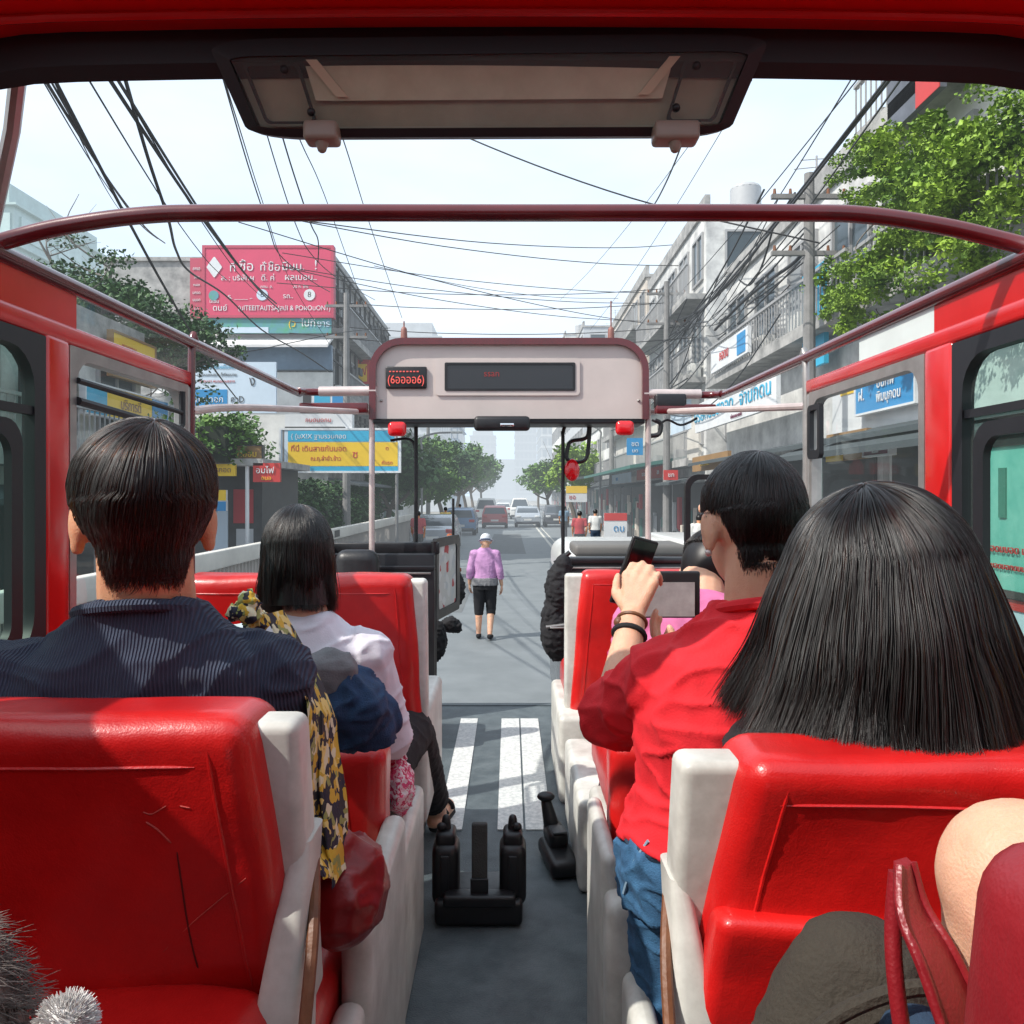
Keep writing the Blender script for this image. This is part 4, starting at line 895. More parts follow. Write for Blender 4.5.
sb = MB(); sb.loft([ring_at(V((px, Y, .83)), frame(0), .205, .15), ring_at(V((px, Y, .94)), frame(0), .19, .14)]); sb.fused('hip_scarf', GREYC, D.body, .01, 1, fold(.005))
legs(D, 'shorts', BLACKC, length=.62, grow=.016); shoes(D, BLACKC)
sb = MB(); hh = V(J['head']); F_ = frame(0, -14); sb.ball(hh + F_ @ V((0, -.01, .035)), V((.088, .108, .085)), M=F_); sb.ball(hh + F_ @ V((0, .02, .012)), V((.125, .15, .018)), M=F_); sb.fused('cap', mat('pale_cap', (.62, .64, .68), .7), D.body, .008)
sb = MB(); sb.tube(ring_at(hh + F_ @ V((0, -.012, .012)), F_, .085, .104, 24, 2), .014, 8, closed=True); sb.build('cap_band', mat('blue_grey_band', (.10, .13, .2), .7), D.body)

# ------------------------------------------------------------------ things the passengers hold and carry
m = MB(); ph = at(634, 572, 1.80); PM = Matrix.Translation(ph) @ (frame(28, 14, 14)).to_4x4()
m.rbox((-.038, -.005, -.080), (.038, .005, .080), .006, 3, M=PM); phn = m.build('phone', BLACK, None); tag(phn, 'dark phone held up in the raised hand of the man in red', 'phone')
m = MB(); m.rbox((-.034, -.0065, -.074), (.034, -.0045, .074), .004, 2, M=PM); m.build('screen', DARKGL, phn)
# small screen device with a pale display beside the hand
t = thing('tablet', 'dark tablet with a pale grey screen beside the hand of the man in red', 'tablet', at(670, 600, 1.9))
m = MB(); a, b_ = at(640, 618, 1.90), at(700, 571, 1.90); m.rbox((a.x, 1.895, a.z), (b_.x, 1.907, b_.z), .008); m.build('casing', BLACK, t)
m = MB(); a, b_ = at(644, 616, 1.90), at(694, 582, 1.90); m.box((a.x, 1.892, a.z), (b_.x, 1.8945, b_.z)); m.build('screen', mat('pale_screen', (.38, .36, .36), .35, .3, 30), t)
# leaf print scarf hanging by the navy jumper
def sheet(rows, cols, fn, m, name, parent=None, th=.004):
    vs = [fn(i / rows, j / cols) for i in range(rows + 1) for j in range(cols + 1)]; c = cols + 1
    fs = [(i * c + j, i * c + j + 1, (i + 1) * c + j + 1, (i + 1) * c + j) for i in range(rows) for j in range(cols)]
    k = len(vs); vs2 = [p + V((.3, .9, 0)).normalized() * th for p in vs]
    q = MB(); q.add(vs + vs2, fs + [tuple(x + k for x in reversed(f)) for f in fs])
    return q.raw(name, m, parent, smooth=True)
def sc_fn(u, v):
    Lq = [at(*p) for p in ((262, 612, 1.16), (285, 648, 1.15), (303, 690, 1.12), (305, 760, 1.10), (304, 850, 1.09), (318, 878, 1.08))]
    Rq = [at(*p) for p in ((282, 610, 1.22), (312, 665, 1.24), (338, 720, 1.24), (342, 770, 1.22), (350, 835, 1.2), (360, 872, 1.19))]
    k = u * 5; i = min(4, int(k)); f = k - i; a = Lq[i].lerp(Lq[i + 1], f); b_ = Rq[i].lerp(Rq[i + 1], f); p = a.lerp(b_, v)
    p.y += -.028 * math.sin(v * math.pi) * (1 - .2 * u) + .012 * math.sin(v * 15 + u * 3) * min(1, u * 3) + .006 * noise.noise(V((v * 4, u * 6, 1)))
    p.x += .006 * math.sin(u * 14 + v * 5) * u; p.z += .008 * math.sin(v * 11) * u
    return p
sf = sheet(40, 26, sc_fn, FLORAL, 'scarf'); tag(sf, 'yellow and black leaf print scarf hanging beside the navy jumper', 'scarf')
m = MB(); m.cap(at(243, 612, 1.52), at(249, 602, 1.52), .016, .016); m.cap(at(250, 604, 1.52), at(256, 622, 1.54), .018, .020); m.cap(at(230, 614, 1.5), at(246, 614, 1.5), .006, .012)
tag(m.fused('cloth_bundle', FLORAL, None, .004, 1, fold(.010, 30)), 'yellow crumpled cloth left of the hair of the woman in white', 'cloth')
# red shoulder bag under the scarf
m = MB(); c_ = at(345, 890, 1.2)
m.ball(c_ + V((0, .02, -.01)), (.062, .10, .075)); m.cap(c_ + V((.02, .0, .03)), c_ + V((-.02, 0, .06)), .04, .035); bg_ = m.fused('shoulder_bag', mat('deep_red_leather', (.26, .010, .012), .35, .3, 14, bump=.2), None, .006, 3, fold(.005, 10, (1, 1, .4))); tag(bg_, 'deep red soft bag hanging under the leaf print scarf', 'bag')
# blue denim sleeve bundle on the low seat
m = MB(); m.cap(at(314, 694, 1.46), at(352, 706, 1.45), .062, .066); m.cap(at(350, 700, 1.45), at(382, 718, 1.50), .062, .034); m.cap(at(318, 720, 1.47), at(372, 728, 1.47), .05, .045)
dj = m.fused('denim_jacket', mat('navy_denim', (.025, .065, .15), .85, .4, 60, bump=.3, bscale=400), None, .006, 2, fold(.010, 13, (.4, 1, 1))); tag(dj, 'rolled blue denim jacket lying on the low red seat beside the scarf', 'jacket')
m = MB(); m.cap(at(306, 676, 1.43), at(335, 676, 1.44), .040, .046); m.fused('lining', GREYC, dj, .006, 2, fold(.006, 14))
# pink printed bag
c_ = at(400, 788, 1.98); m = MB(); m.ball(c_, (.035, .06, .062)); m.cap(c_ + V((0, 0, .02)), c_ + V((-.005, 0, .075)), .03, .012); pb = m.fused('handbag', PINKFL, None, .005, 2, fold(.006, 20)); tag(pb, 'small pink floral print bag beside the white seat base', 'bag')
m = MB(); m.tube(spline([c_ + V((-.02, 0, .06)), c_ + V((-.01, 0, .12)), c_ + V((.015, 0, .07))], 5), .005); m.build('bag_handle', PINKFL, pb)
# olive bag by the lower right
m = MB(); c_ = at(845, 1048, .74)
m.ball(c_ + V((.02, .02, -.06)), (.10, .085, .17)); m.cap(c_ + V((-.05, 0, -.04)), c_ + V((.08, 0, -.02)), .06, .07)
ob = m.fused('canvas_bag', CANVAS, None, .006, 4, fold(.004, 9, (1, 1, .4))); tag(ob, 'olive canvas bag with a dark denim panel against the red seat pocket', 'bag')
m = MB(); m.ball(c_ + V((.045, -.052, -.035)), (.060, .058, .105)); m.fused('bag_panel', DENIMD, ob, .006, 4, fold(.005, 10, (1, 1, .4)))
m = MB(); m.tube(spline([c_ + V(p) for p in ((-.085, -.03, -.04), (-.05, -.06, .055), (.02, -.06, .09), (.09, -.05, .085))], 6), .007, 8); m.build('bag_piping', CANVAS, ob)
# grey furry bag, left corner
c_ = V((-.335, .46, z(-.415))); m = MB(); m.ball(c_, (.058, .07, .17)); m.ball(c_ + V((.0, .0, -.18)), (.085, .09, .13)); fb = m.fused('furry_bag', FUR, None, .008, 3); 
fb.location.z = 0; tag(fb, 'grey furry bag with a white pompom at the lower left corner', 'bag')
q = MB()
for v_ in list(fb.data.vertices)[::1]:
    if rnd() < .9:
        n_ = v_.normal; p = v_.co; d = (n_ + V((U(-.5, .5), U(-.5, .5), U(-1.0, .1)))).normalized(); l = U(.008, .016)
        for k_ in range(5): o_ = V((U(-.004, .004), U(-.004, .004), U(-.004, .004))); q.tube([p + o_, p + o_ + d * l * .6, p + o_ * 2 + d * l + V((0, 0, -.004))], [.0004, .00035, .0001], 3, caps=False)
q.raw('fur', FUR, fb, smooth=True)
q = MB(); c2 = V((-.250, .45, z(-.298))); q.ball(c2, (.014, .014, .014)); 
for i in range(2200):
    d = V((random.gauss(0, 1), random.gauss(0, 1), random.gauss(0, 1))).normalized(); q.tube([c2 + d * .01, c2 + d * U(.015, .019)], [.0005, .0002], 3, caps=False)
q.raw('pompom', FURW, fb, smooth=True)

# ------------------------------------------------------------------ black gear on the aisle floor
t = thing('floor_jack', 'black two post stand with a flat centre strap on the aisle floor', 'stand', (-.085, 2.35, FL))
X0 = -.085; Yg = 2.30
m = MB(); m.rbox((X0 - .125, Yg - .09, FL + .005), (X0 + .12, Yg + .10, FL + .075), .014, 3); m.rbox((X0 - .10, Yg - .10, FL + .06), (X0 + .10, Yg - .05, FL + .095), .01); m.build('base', BLACK, t)
for s_, xx in ((-1, X0 - .098), (1, X0 + .093)):
    m = MB(); m.rbox((xx - .038, Yg - .06, FL + .04), (xx + .038, Yg + .05, FL + .215), .026, 4); m.rbox((xx - .028, Yg - .045, FL + .20), (xx + .028, Yg + .035, FL + .245), .014, 3); p_ = m.build('post', BLACK, t)
    m = MB(); m.cap((xx, Yg - .005, FL + .235), (xx, Yg - .005, FL + .272), .016, .012); m.ball((xx + .012 * s_, Yg - .02, FL + .255), (.014, .01, .012)); m.build('knob', BLACK, p_)
    m = MB(); m.rbox((xx - .012, Yg - .066, FL + .07), (xx + .012, Yg - .058, FL + .19), .003); m.build('rib_plate', RUBBER, p_)
m = MB(); m.rbox((X0 - .022, Yg - .075, FL + .06), (X0 + .022, Yg - .055, FL + .285), .006); st_ = m.build('strap', mat('worn_grey_webbing', (.05, .052, .05), .7, .4, 20, bump=.3, bscale=200), t)
m = MB(); m.rbox((X0 - .025, Yg - .082, FL + .08), (X0 + .025, Yg - .074, FL + .135), .003); m.build('buckle', BLACK, st_)
t = thing('floor_pedal', 'small black pedal shaped clamp on the floor beside the right white seat base', 'clamp', (.155, 2.55, FL))
m = MB(); XM = Matrix.Translation((.155, 2.60, FL)) @ Matrix.Rotation(R(10), 4, 'Z')
m.rbox((-.048, -.12, .004), (.048, .10, .06), .022, 4, M=XM); m.rbox((-.03, -.02, .05), (.034, .10, .11), .02, 4, M=XM); m.build('body', BLACK, t)
m = MB(); m.cap(XM @ V((-.005, .07, .10)), XM @ V((-.018, .09, .17)), .026, .018); m.ball(XM @ V((-.02, .085, .19)), (.03, .022, .016)); m.build('handle', BLACK, t)
m = MB(); m.rbox((-.022, -.03, .108), (.026, .03, .116), .003, M=XM); m.build('cover_plate', mat('dark_grey_plate', (.06, .065, .07), .4), t)
# hanging bags at the front partitions
def bagpile(label, cat, name, lst, m_=BLACKC, vox=.008):
    m = MB()
    for a_, r_ in lst: m.ball(a_, r_)
    o = m.fused(name, m_, None, vox, 2, fold(.010, 16)); tag(o, label, cat); return o
Yb = 4.05
g = bagpile('black bags hanging on the right cab partition beside the aisle', 'bag', 'hanging_bag', [(at(558, 590, Yb), (.06, .08, .13)), (at(556, 632, Yb), (.075, .08, .14)), (at(552, 612, Yb), (.05, .06, .07)), (at(563, 566, Yb), (.04, .05, .06))])
m = MB(); m.tube(spline([at(570, 552, Yb), at(552, 570, Yb), at(549, 600, Yb), at(545, 622, Yb), at(552, 640, Yb)], 6), .012, 8); m.tube(spline([at(546, 612, Yb), at(543, 627, Yb), at(549, 636, Yb)], 6), .014, 8); m.build('bag_strap', BLACK, g)
m = MB(); m.rbox(at(550, 629, Yb - .09), at(566, 626, Yb - .06), .004); m.tube([at(546, 627, Yb - .08), at(572, 624, Yb - .08)], .008); m.build('buckle', STEEL, g)
g = bagpile('round black bag hanging by the swing gate on the left', 'bag', 'hanging_bag', [(at(453, 590, 5.0), (.075, .07, .11)), (at(447, 598, 5.0), (.05, .06, .09))])
m = MB(); m.tube(spline([at(447, 574, 5.0), at(458, 572, 5.0), at(463, 590, 5.0)], 6), .012, 8); m.build('bag_strap', BLACK, g)
g = bagpile('small black folded bag under the swing gate with round end', 'bag', 'hanging_bag', [(at(436, 640, 4.7), (.06, .08, .12)), (at(450, 625, 4.8), (.05, .05, .05)), (at(457, 627, 4.8), (.03, .03, .035))])
o = bagpile('orange and brown jacket hanging behind the swing gate', 'jacket', 'hanging_jacket', [(at(450, 560, 5.0), (.045, .05, .16)), (at(453, 575, 5.0), (.04, .04, .10)), (at(449, 548, 5.0), (.03, .04, .05))], mat('orange_brown_cloth', (.45, .13, .04), .8, .6, 20, col2=(.16, .03, .015)))
# two straps on the rail posts
# ------------------------------------------------------------------ street: ground, road, pavements
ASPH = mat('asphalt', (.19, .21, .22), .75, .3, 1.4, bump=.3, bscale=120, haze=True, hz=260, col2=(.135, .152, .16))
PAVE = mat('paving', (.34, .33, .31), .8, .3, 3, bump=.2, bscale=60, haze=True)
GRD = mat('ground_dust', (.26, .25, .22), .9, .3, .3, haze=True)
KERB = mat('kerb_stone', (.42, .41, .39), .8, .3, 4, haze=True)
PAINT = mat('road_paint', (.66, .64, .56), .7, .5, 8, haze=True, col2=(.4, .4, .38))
q = MB(); q.box((-900, -60, -.3), (900, 1500, -.02)); struct(q.build('ground', GRD))
q = MB(); q.box((-3.95, -40, -.02), (4.6, 900, 0)); struct(q.build('road', ASPH))
for nm, x0, x1, k in (('pavement_left', -7.2, -4.2, -4.2), ('pavement_right', 4.85, 6.6, 4.6)):
    q = MB(); q.box((x0, -40, -.02), (x1, 900, .12)); struct(q.build(nm, PAVE))
    q = MB(); q.rbox((k, -40, -.02), (k + .25, 900, .14), .02); struct(q.build('kerb', KERB))
q = MB(); q.box((1.72, -20, .003), (1.84, 700, .007)); struct(q.build('lane_line', PAINT))
q = MB(); q.box((2.05, -20, .003), (2.12, 700, .007)); struct(q.build('lane_line', PAINT))
PATCH = mat('asphalt_patch', (.15, .16, .165), .8, .3, 3, bump=.3, bscale=90, haze=True)
for x0, x1, y0, y1 in ((-1.9, -.9, 15, 24), (-.9, .6, 30, 45)):
    q = MB(); q.box((x0, y0, .002), (x1, y1, .005)); struct(q.build('road_patch', PATCH))

# ------------------------------------------------------------------ foliage
def leafm(name, a, b, hz=480.0):
    m = mat(name, a, .55, 0, 1.3, col2=b, haze=True, hz=hz, spec=.35); nt, N, L, bb = nodes_of(m)
    return m
LEAF_D = leafm('dark_green_leaf', (.075, .16, .045), (.015, .045, .016))
LEAF_M = leafm('mid_green_leaf', (.14, .26, .045), (.03, .085, .02))
LEAF_L = leafm('bright_green_leaf', (.31, .46, .04), (.045, .12, .02))
BARK = mat('bark', (.13, .10, .075), .9, .4, 9, bump=.6, bscale=30, haze=True)
BARKG = mat('grey_bark', (.20, .18, .16), .9, .4, 9, bump=.6, bscale=30, haze=True)
def leaves(mb, c, r, n, size, rg, flat=.0):
    c = V(c); r = V(r)
    for i in range(n):
        d = V((rg.gauss(0, 1), rg.gauss(0, 1), rg.gauss(0, 1))).normalized() * (rg.random() ** .45)
        p = c + V((d.x * r.x, d.y * r.y, d.z * r.z))
        a = V((rg.gauss(0, 1), rg.gauss(0, 1), rg.gauss(0, .8) - .4)).normalized(); b = a.cross(V((rg.gauss(0, .6), rg.gauss(0, .6), 1))).normalized()
        s = size * rg.uniform(.6, 1.3); a = a * s; b = b * s * .38; h_ = a.cross(b).normalized() * s * .12
        mb.add([p, p + a * .5 + b + h_, p + a, p + a * .5 - b + h_], [(0, 1, 2, 3)])
def crown(mb, clumps, rg, per, size):
    for c, r in clumps: 
        leaves(mb, c, r, per, size, rg)
def limb(mb, a, b, r0, r1, rg, bend=.15, n=6):
    a = V(a); b = V(b); L_ = (b - a).length; m1 = a.lerp(b, .4) + V((rg.gauss(0, 1), rg.gauss(0, 1), rg.gauss(0, .4))) * L_ * bend
    pts = spline([a, m1, b], n); k = len(pts); mb.tube(pts, [r0 + (r1 - r0) * i / (k - 1) for i in range(k)], 7); return pts
def tree(label, loc, h, cr, leafmat, seed, n=26, per=90, size=.22, trunk_h=.4, group=None, bark=BARK, squash=.75):
    rg = random.Random(seed); t = thing('street_tree', label, 'tree', loc, group); base = V(loc); tb = MB(); cl = []
    top_ = base + V((rg.gauss(0, .2), rg.gauss(0, .2), h * trunk_h)); limb(tb, base, top_, .05 * h ** .7, .035 * h ** .7, rg, .05)
    cc = base + V((0, 0, h - cr * squash))
    for i in range(7):
        q_ = 2 * math.pi * i / 7 + rg.random(); e = cc + V((math.cos(q_) * cr * .7, math.sin(q_) * cr * .7, rg.uniform(-.3, .6) * cr * squash)); pts = limb(tb, top_, e, .03 * h ** .6, .008, rg)
        for k in range(2): limb(tb, pts[len(pts) // 2 + k], e + V((rg.gauss(0, .4), rg.gauss(0, .4), rg.gauss(0, .4))) * cr, .012 * h ** .5, .004, rg)
    for i in range(n):
        d = V((rg.gauss(0, 1), rg.gauss(0, 1), rg.gauss(0, 1))).normalized() * rg.uniform(.35, 1); c = cc + V((d.x * cr, d.y * cr, d.z * cr * squash)); s = cr * rg.uniform(.22, .42); cl.append((c, V((s, s, s * .62))))
    lb = MB(); crown(lb, cl, rg, per, size); tb.build('trunk', bark, t); lb.raw('crown', leafmat, t); return t
# left row of street trees
LT = [(-5.2, 33, 4.6, 2.0, 'dense dark green street tree right of the yellow and blue banner'), (-4.9, 41, 5.0, 2.2, 'dark rounded tree behind the red lamp on the left of the road'),
      (-4.6, 50, 5.6, 2.3, 'full green street tree above the swing gate'), (-4.3, 61, 6.2, 2.5, 'green tree fourth in the row along the left pavement'), (-4.2, 74, 6.6, 2.6, 'hazy green tree fifth in the row along the left pavement'),
      (-4.2, 92, 7, 2.8, 'pale hazy tree sixth in the row along the left pavement'), (-4.2, 116, 7.5, 3, 'faint tree last in the row along the left pavement')]
for i, (x, y, h, r, l) in enumerate(LT): tree(l, (x, y, .12), h, r, LEAF_M if i % 2 else LEAF_D, 20 + i, n=56 if i < 4 else 30, per=120 if i < 4 else 70, size=.30 if i < 4 else .45, trunk_h=.32, group='trees along the left pavement')
RT = [(3.9, 47, 5.6, 2.1, 'light green tree beside the windscreen pole on the right of the road'), (3.2, 66, 5.2, 1.9, 'smaller pale green tree behind the light green one on the right'), (3.4, 95, 6, 2.2, 'hazy tree last in the row on the right of the road')]
for i, (x, y, h, r, l) in enumerate(RT): tree(l, (x, y, .0), h, r, LEAF_L if i == 0 else LEAF_M, 40 + i, n=30, per=90, size=.32, trunk_h=.35, group='trees along the right pavement')
# big sparse tree over the left shops
rg = random.Random(5); t = thing('spreading_tree', 'tall sparse tree with bare twigs behind the left shops, left of the pink billboard', 'tree', (-9.4, 17, 0)); tb = MB(); lb = MB(); b0 = V((-9.4, 17, 0))
p1 = limb(tb, b0, (-9.2, 17, 4.2), .24, .17, rg, .04)[-1]
for e in ((-11.4, 16, 7.0), (-10.0, 17, 7.6), (-8.4, 17, 7.3), (-7.0, 17.5, 6.2), (-6.2, 17, 5.2), (-9.0, 15, 6.4), (-11.8, 17, 5.6), (-7.6, 16, 5.4)):
    pts = limb(tb, p1, e, .10, .02, rg, .12, 9)
    for k in range(9):
        s_ = pts[int(len(pts) * (.35 + .065 * k))] if int(len(pts) * (.35 + .065 * k)) < len(pts) else pts[-1]
        e2 = s_ + V((rg.gauss(0, .8), rg.gauss(0, .6), rg.gauss(.2, .5))); p2 = limb(tb, s_, e2, .025, .006, rg, .2, 4)
        for j in range(2): limb(tb, p2[3 + j], e2 + V((rg.gauss(0, .45), rg.gauss(0, .4), rg.gauss(.1, .3))), .009, .003, rg, .2, 3)
        if rg.random() < .75: leaves(lb, e2, V((.6, .55, .26)) * rg.uniform(.6, 1.2), 190, .09, rg)
for i in range(60):
    xx = U(-11.6, -6.4); leaves(lb, (xx, U(16, 18), U(4.9, 7.6 - (xx + 11.6) * .32)), (.75, .6, .28), 260, .11, rg)
tb.build('trunk', BARKG, t); lb.raw('crown', LEAF_D, t)
# hedges
def hedge(label, x0, x1, y0, y1, z0, z1, m, seed, n, size, cat='hedge', name='hedge'):
    rg = random.Random(seed); lb = MB()
    for i in range(n): leaves(lb, (rg.uniform(x0, x1), rg.uniform(y0, y1), rg.uniform(z0, z1)), (.38, .38, .28), 70, size, rg)
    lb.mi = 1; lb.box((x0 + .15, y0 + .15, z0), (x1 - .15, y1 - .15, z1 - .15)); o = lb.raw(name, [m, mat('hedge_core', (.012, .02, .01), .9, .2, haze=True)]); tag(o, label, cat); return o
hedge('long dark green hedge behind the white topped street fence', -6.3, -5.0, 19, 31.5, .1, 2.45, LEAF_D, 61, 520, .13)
hedge('leafy creeper over the flat roof of the low kiosk on the left', -6.1, -4.6, 13.2, 15.2, 2.75, 3.5, LEAF_M, 62, 80, .10, 'creeper', 'creeper')
# vine covered balcony on the right: bright creeper in sunlit clumps
rg = random.Random(9); t = thing('climbing_vine', 'lush bright green vine spilling over the balconies of the white building on the right', 'vine', (5.3, 9.5, 4)); lb = MB(); sb = MB()
CL = []
for (px, py, r) in ((960, 140, .42), (990, 165, .5), (1015, 150, .5), (930, 135, .35), (905, 170, .3), (885, 140, .22), (940, 180, .45), (975, 200, .45), (1010, 205, .5), (890, 190, .32), (870, 200, .25), (920, 205, .4), (950, 160, .4), (1040, 170, .6), (1050, 130, .5),
                    (870, 260, .38), (845, 285, .32), (895, 250, .4), (920, 262, .4), (940, 240, .35), (860, 295, .3), (830, 300, .22), (905, 280, .3), (885, 240, .3), (955, 225, .3), (990, 235, .3), (825, 285, .2), (840, 265, .16), (1000, 125, .4), (965, 125, .3), (850, 178, .3), (868, 160, .22), (915, 190, .4), (940, 225, .4), (960, 245, .35), (915, 235, .35), (880, 275, .35), (850, 305, .25), (985, 180, .5)):
    Yv = 4.95 * 800 / (px - 510); Yv = min(Yv, 12.6); c = at(px, py, Yv); CL.append((c, r))
for c, r in CL:
    for k in range(6):
        d = V((rg.gauss(0, .55), rg.gauss(0, .7), rg.gauss(-.12, .5))) * r * 1.2; leaves(lb, c + d, V((.40, .44, .26)) * r * rg.uniform(.9, 1.7), int(470 * r), rg.choice((.05, .065, .08)), rg)
lb.raw('foliage', LEAF_L, t)
for i in range(26):
    c, r = rg.choice(CL); limb(sb, c + V((.3, 0, -.1)), c + V((rg.gauss(.2, .3), rg.gauss(0, .5), rg.gauss(-.5, .3))), .014, .005, rg, .25)
sb.build('stem', BARKG, t)

# ------------------------------------------------------------------ buildings
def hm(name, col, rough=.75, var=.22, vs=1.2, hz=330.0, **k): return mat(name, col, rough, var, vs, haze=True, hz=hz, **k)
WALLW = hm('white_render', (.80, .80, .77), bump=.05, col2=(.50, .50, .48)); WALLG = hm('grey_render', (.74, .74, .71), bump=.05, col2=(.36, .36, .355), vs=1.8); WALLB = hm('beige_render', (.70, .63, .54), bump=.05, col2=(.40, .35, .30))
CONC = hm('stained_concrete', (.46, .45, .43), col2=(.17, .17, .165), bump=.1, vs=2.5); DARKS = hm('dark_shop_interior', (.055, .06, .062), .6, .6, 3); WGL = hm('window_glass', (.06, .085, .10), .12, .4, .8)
SHUT = hm('metal_shutter', (.30, .32, .33), .5); WFR = hm('window_frame_grey', (.35, .35, .35), .5); ROOFD = hm('dark_canopy', (.06, .075, .08), .7); GREENS = hm('green_awning', (.05, .16, .14), .7)
BLUEG = hm('blue_glass', (.20, .33, .45), .15, .3, .4); ACW = hm('ac_casing', (.58, .58, .55), .5); LIGHTB = hm('pale_block', (.50, .52, .54)); REDB = hm('dull_red_panel', (.42, .04, .05))
def building(label, s, X, depth, y0, y1, h, wall, floors, wy, name='shop_house', base=3.1, aw=None, win=True, balcony=True, front=True, seed=0, cat='building', group=None, ac=True, shop=True, parapet=.45):
    """a street block: facade at X facing the road (s = side), running y0..y1"""
    rg = random.Random(seed * 31 + 3); t = thing(name, label, cat, (X + s * depth / 2, (y0 + y1) / 2, 0), group)
    x0, x1 = sorted((X, X + s * depth)); q = MB(); q.box((x0, y0, 0), (x1, y1, h)); wl = q.build('wall', wall, t)
    q = MB(); q.box((x0 - .08, y0 - .08, h), (x1 + .08, y1 + .08, h + .12)); q.box((X - s * .05 if s > 0 else X - .1, y0 - .05, h + .121), (X + .1 if s > 0 else X + .05, y1 + .05, h + parapet)); q.build('parapet', CONC, t)
    fh = (h - base) / floors
    for f in range(floors):
        zb = base + f * fh
        if balcony:
            q = MB(); a, b = sorted((X - s * .55, X - s * .003)); q.box((a, y0 + .05, zb - .09), (b, y1 - .05, zb + .06))
            a2, b2 = sorted((X - s * .55, X - s * .48)); q.box((a2, y0 + .05, zb + .061), (b2, y1 - .05, zb + .12)); bl = q.build('balcony', CONC, t)
            q = MB()
            for k in range(int((y1 - y0) / .16)): q.box((a2 + .02, y0 + .1 + k * .16, zb + .12), (a2 + .04, y0 + .12 + k * .16, zb + .85))
            q.box((a2, y0 + .05, zb + .85), (b2, y1 - .05, zb + .9)); q.build('railing', WFR, bl)
        if win:
            n = max(1, int((y1 - y0) / wy)); st = (y1 - y0) / n
            for k in range(n):
                ya = y0 + st * k + st * .16; yb_ = y0 + st * (k + 1) - st * .16; zl = zb + fh * .22; zh = zb + fh * .80
                a, b = sorted((X - s * .06, X - s * .004)); q = MB(); q.ring(yz(a, rrect(ya, yb_, zl, zh, .01, 1)), yz(a, rrect(ya + .06, yb_ - .06, zl + .06, zh - .06, .01, 1)), (b - a, 0, 0)); q.box((a + .005, (ya + yb_) / 2 - .03, zl + .05), (b - .005, (ya + yb_) / 2 + .03, zh - .05)); wn = q.build('window', WFR, t)
                q = MB(); a, b = sorted((X - s * .012, X - s * .003)); q.box((a, ya + .05, zl + .05), (b, yb_ - .05, zh - .05)); q.build('pane', WGL if rg.random() < .75 else SHUT, wn)
                if ac and rg.random() < .65:
                    a, b = sorted((X - s * .36, X - s * .07)); q = MB(); q.rbox((a, ya, zl - .42), (b, ya + .62, zl - .03), .02, 2); q.tube([(a - .01 if s > 0 else b + .01, ya + .3, zl - .22), (a + .02 if s > 0 else b - .02, ya + .3, zl - .22)], .15, 12); q.build('air_conditioner', ACW, t)
    if front:      # end wall facing down the street towards the bus
        for f in range(floors):
            zb = base + f * fh
            for k in range(max(1, int(depth / 2.2))):
                xa = x0 + .5 + k * 2.1; q = MB(); q.ring(xz(y0 - .05, rrect(xa, xa + 1.2, zb + fh * .25, zb + fh * .78, .01, 1)), xz(y0 - .05, rrect(xa + .06, xa + 1.14, zb + fh * .25 + .06, zb + fh * .78 - .06, .01, 1)), (0, .048, 0)); wn = q.build('window', WFR, t)
                q = MB(); q.box((xa + .05, y0 - .012, zb + fh * .25 + .05), (xa + 1.15, y0 - .003, zb + fh * .78 - .05)); q.build('pane', WGL, wn)
    if shop:
        n = max(1, int((y1 - y0) / 3.2)); st = (y1 - y0) / n
        for k in range(n):
            ya = y0 + st * k + .18; yb_ = y0 + st * (k + 1) - .18; a, b = sorted((X - s * .05, X - s * .004))
            q = MB(); q.box((a, ya, .15), (b, yb_, (aw or base) - .55)); sf_ = q.build('shop_front', DARKS, t)
            for j in range(rg.randint(6, 10)):
                q = MB()
                yy = rg.uniform(ya, yb_ - .5); zz = rg.uniform(.2, 1.7); a, b = sorted((X - s * .14, X - s * .051)); q.mi = rg.randint(0, 4); q.box((a, yy, zz), (b, yy + rg.uniform(.06, .45), zz + rg.uniform(.2, 1.1)))
                ms_ = [SHUT, REDB, LIGHTB, GREENS, WALLB][q.mi]; q.m = [0] * len(q.m); q.build('display', ms_, sf_)
        aw = aw or base; a, b = sorted((X - s * 1.0, X - s * .003)); q = MB(); q.prism([V((a, y0 + .05, aw - .42 if s < 0 else aw - .62)), V((b, y0 + .05, aw - .62 if s < 0 else aw - .42)), V((b, y0 + .05, aw - .55 if s < 0 else aw - .35)), V((a, y0 + .05, aw - .35 if s < 0 else aw - .55))], (0, y1 - y0 - .1, 0)); q.build('awning', ROOFD, t)
    # roof clutter
    for k in range(rg.randint(1, 3)):
        xx = rg.uniform(x0 + .6, x1 - .8); yy = rg.uniform(y0 + .6, y1 - .8); q = MB()
        if rg.random() < .5: q.tube([(xx, yy, h + .12), (xx, yy, h + 1.2)], .45, 14); q.ball((xx, yy, h + 1.2), (.45, .45, .18)); q.build('water_tank', STEELH, t)
        else: q.tube([(xx, yy, h + .1), (xx, yy, h + 2.2)], .025, 6); q.tube([(xx - .5, yy, h + 1.9), (xx + .5, yy, h + 2.0)], .012, 5); q.tube([(xx - .35, yy, h + 2.1), (xx + .35, yy, h + 2.15)], .012, 5); q.build('roof_aerial', WFR, t)
    return t
STEELH = hm('galvanised', (.45, .46, .47), .45)
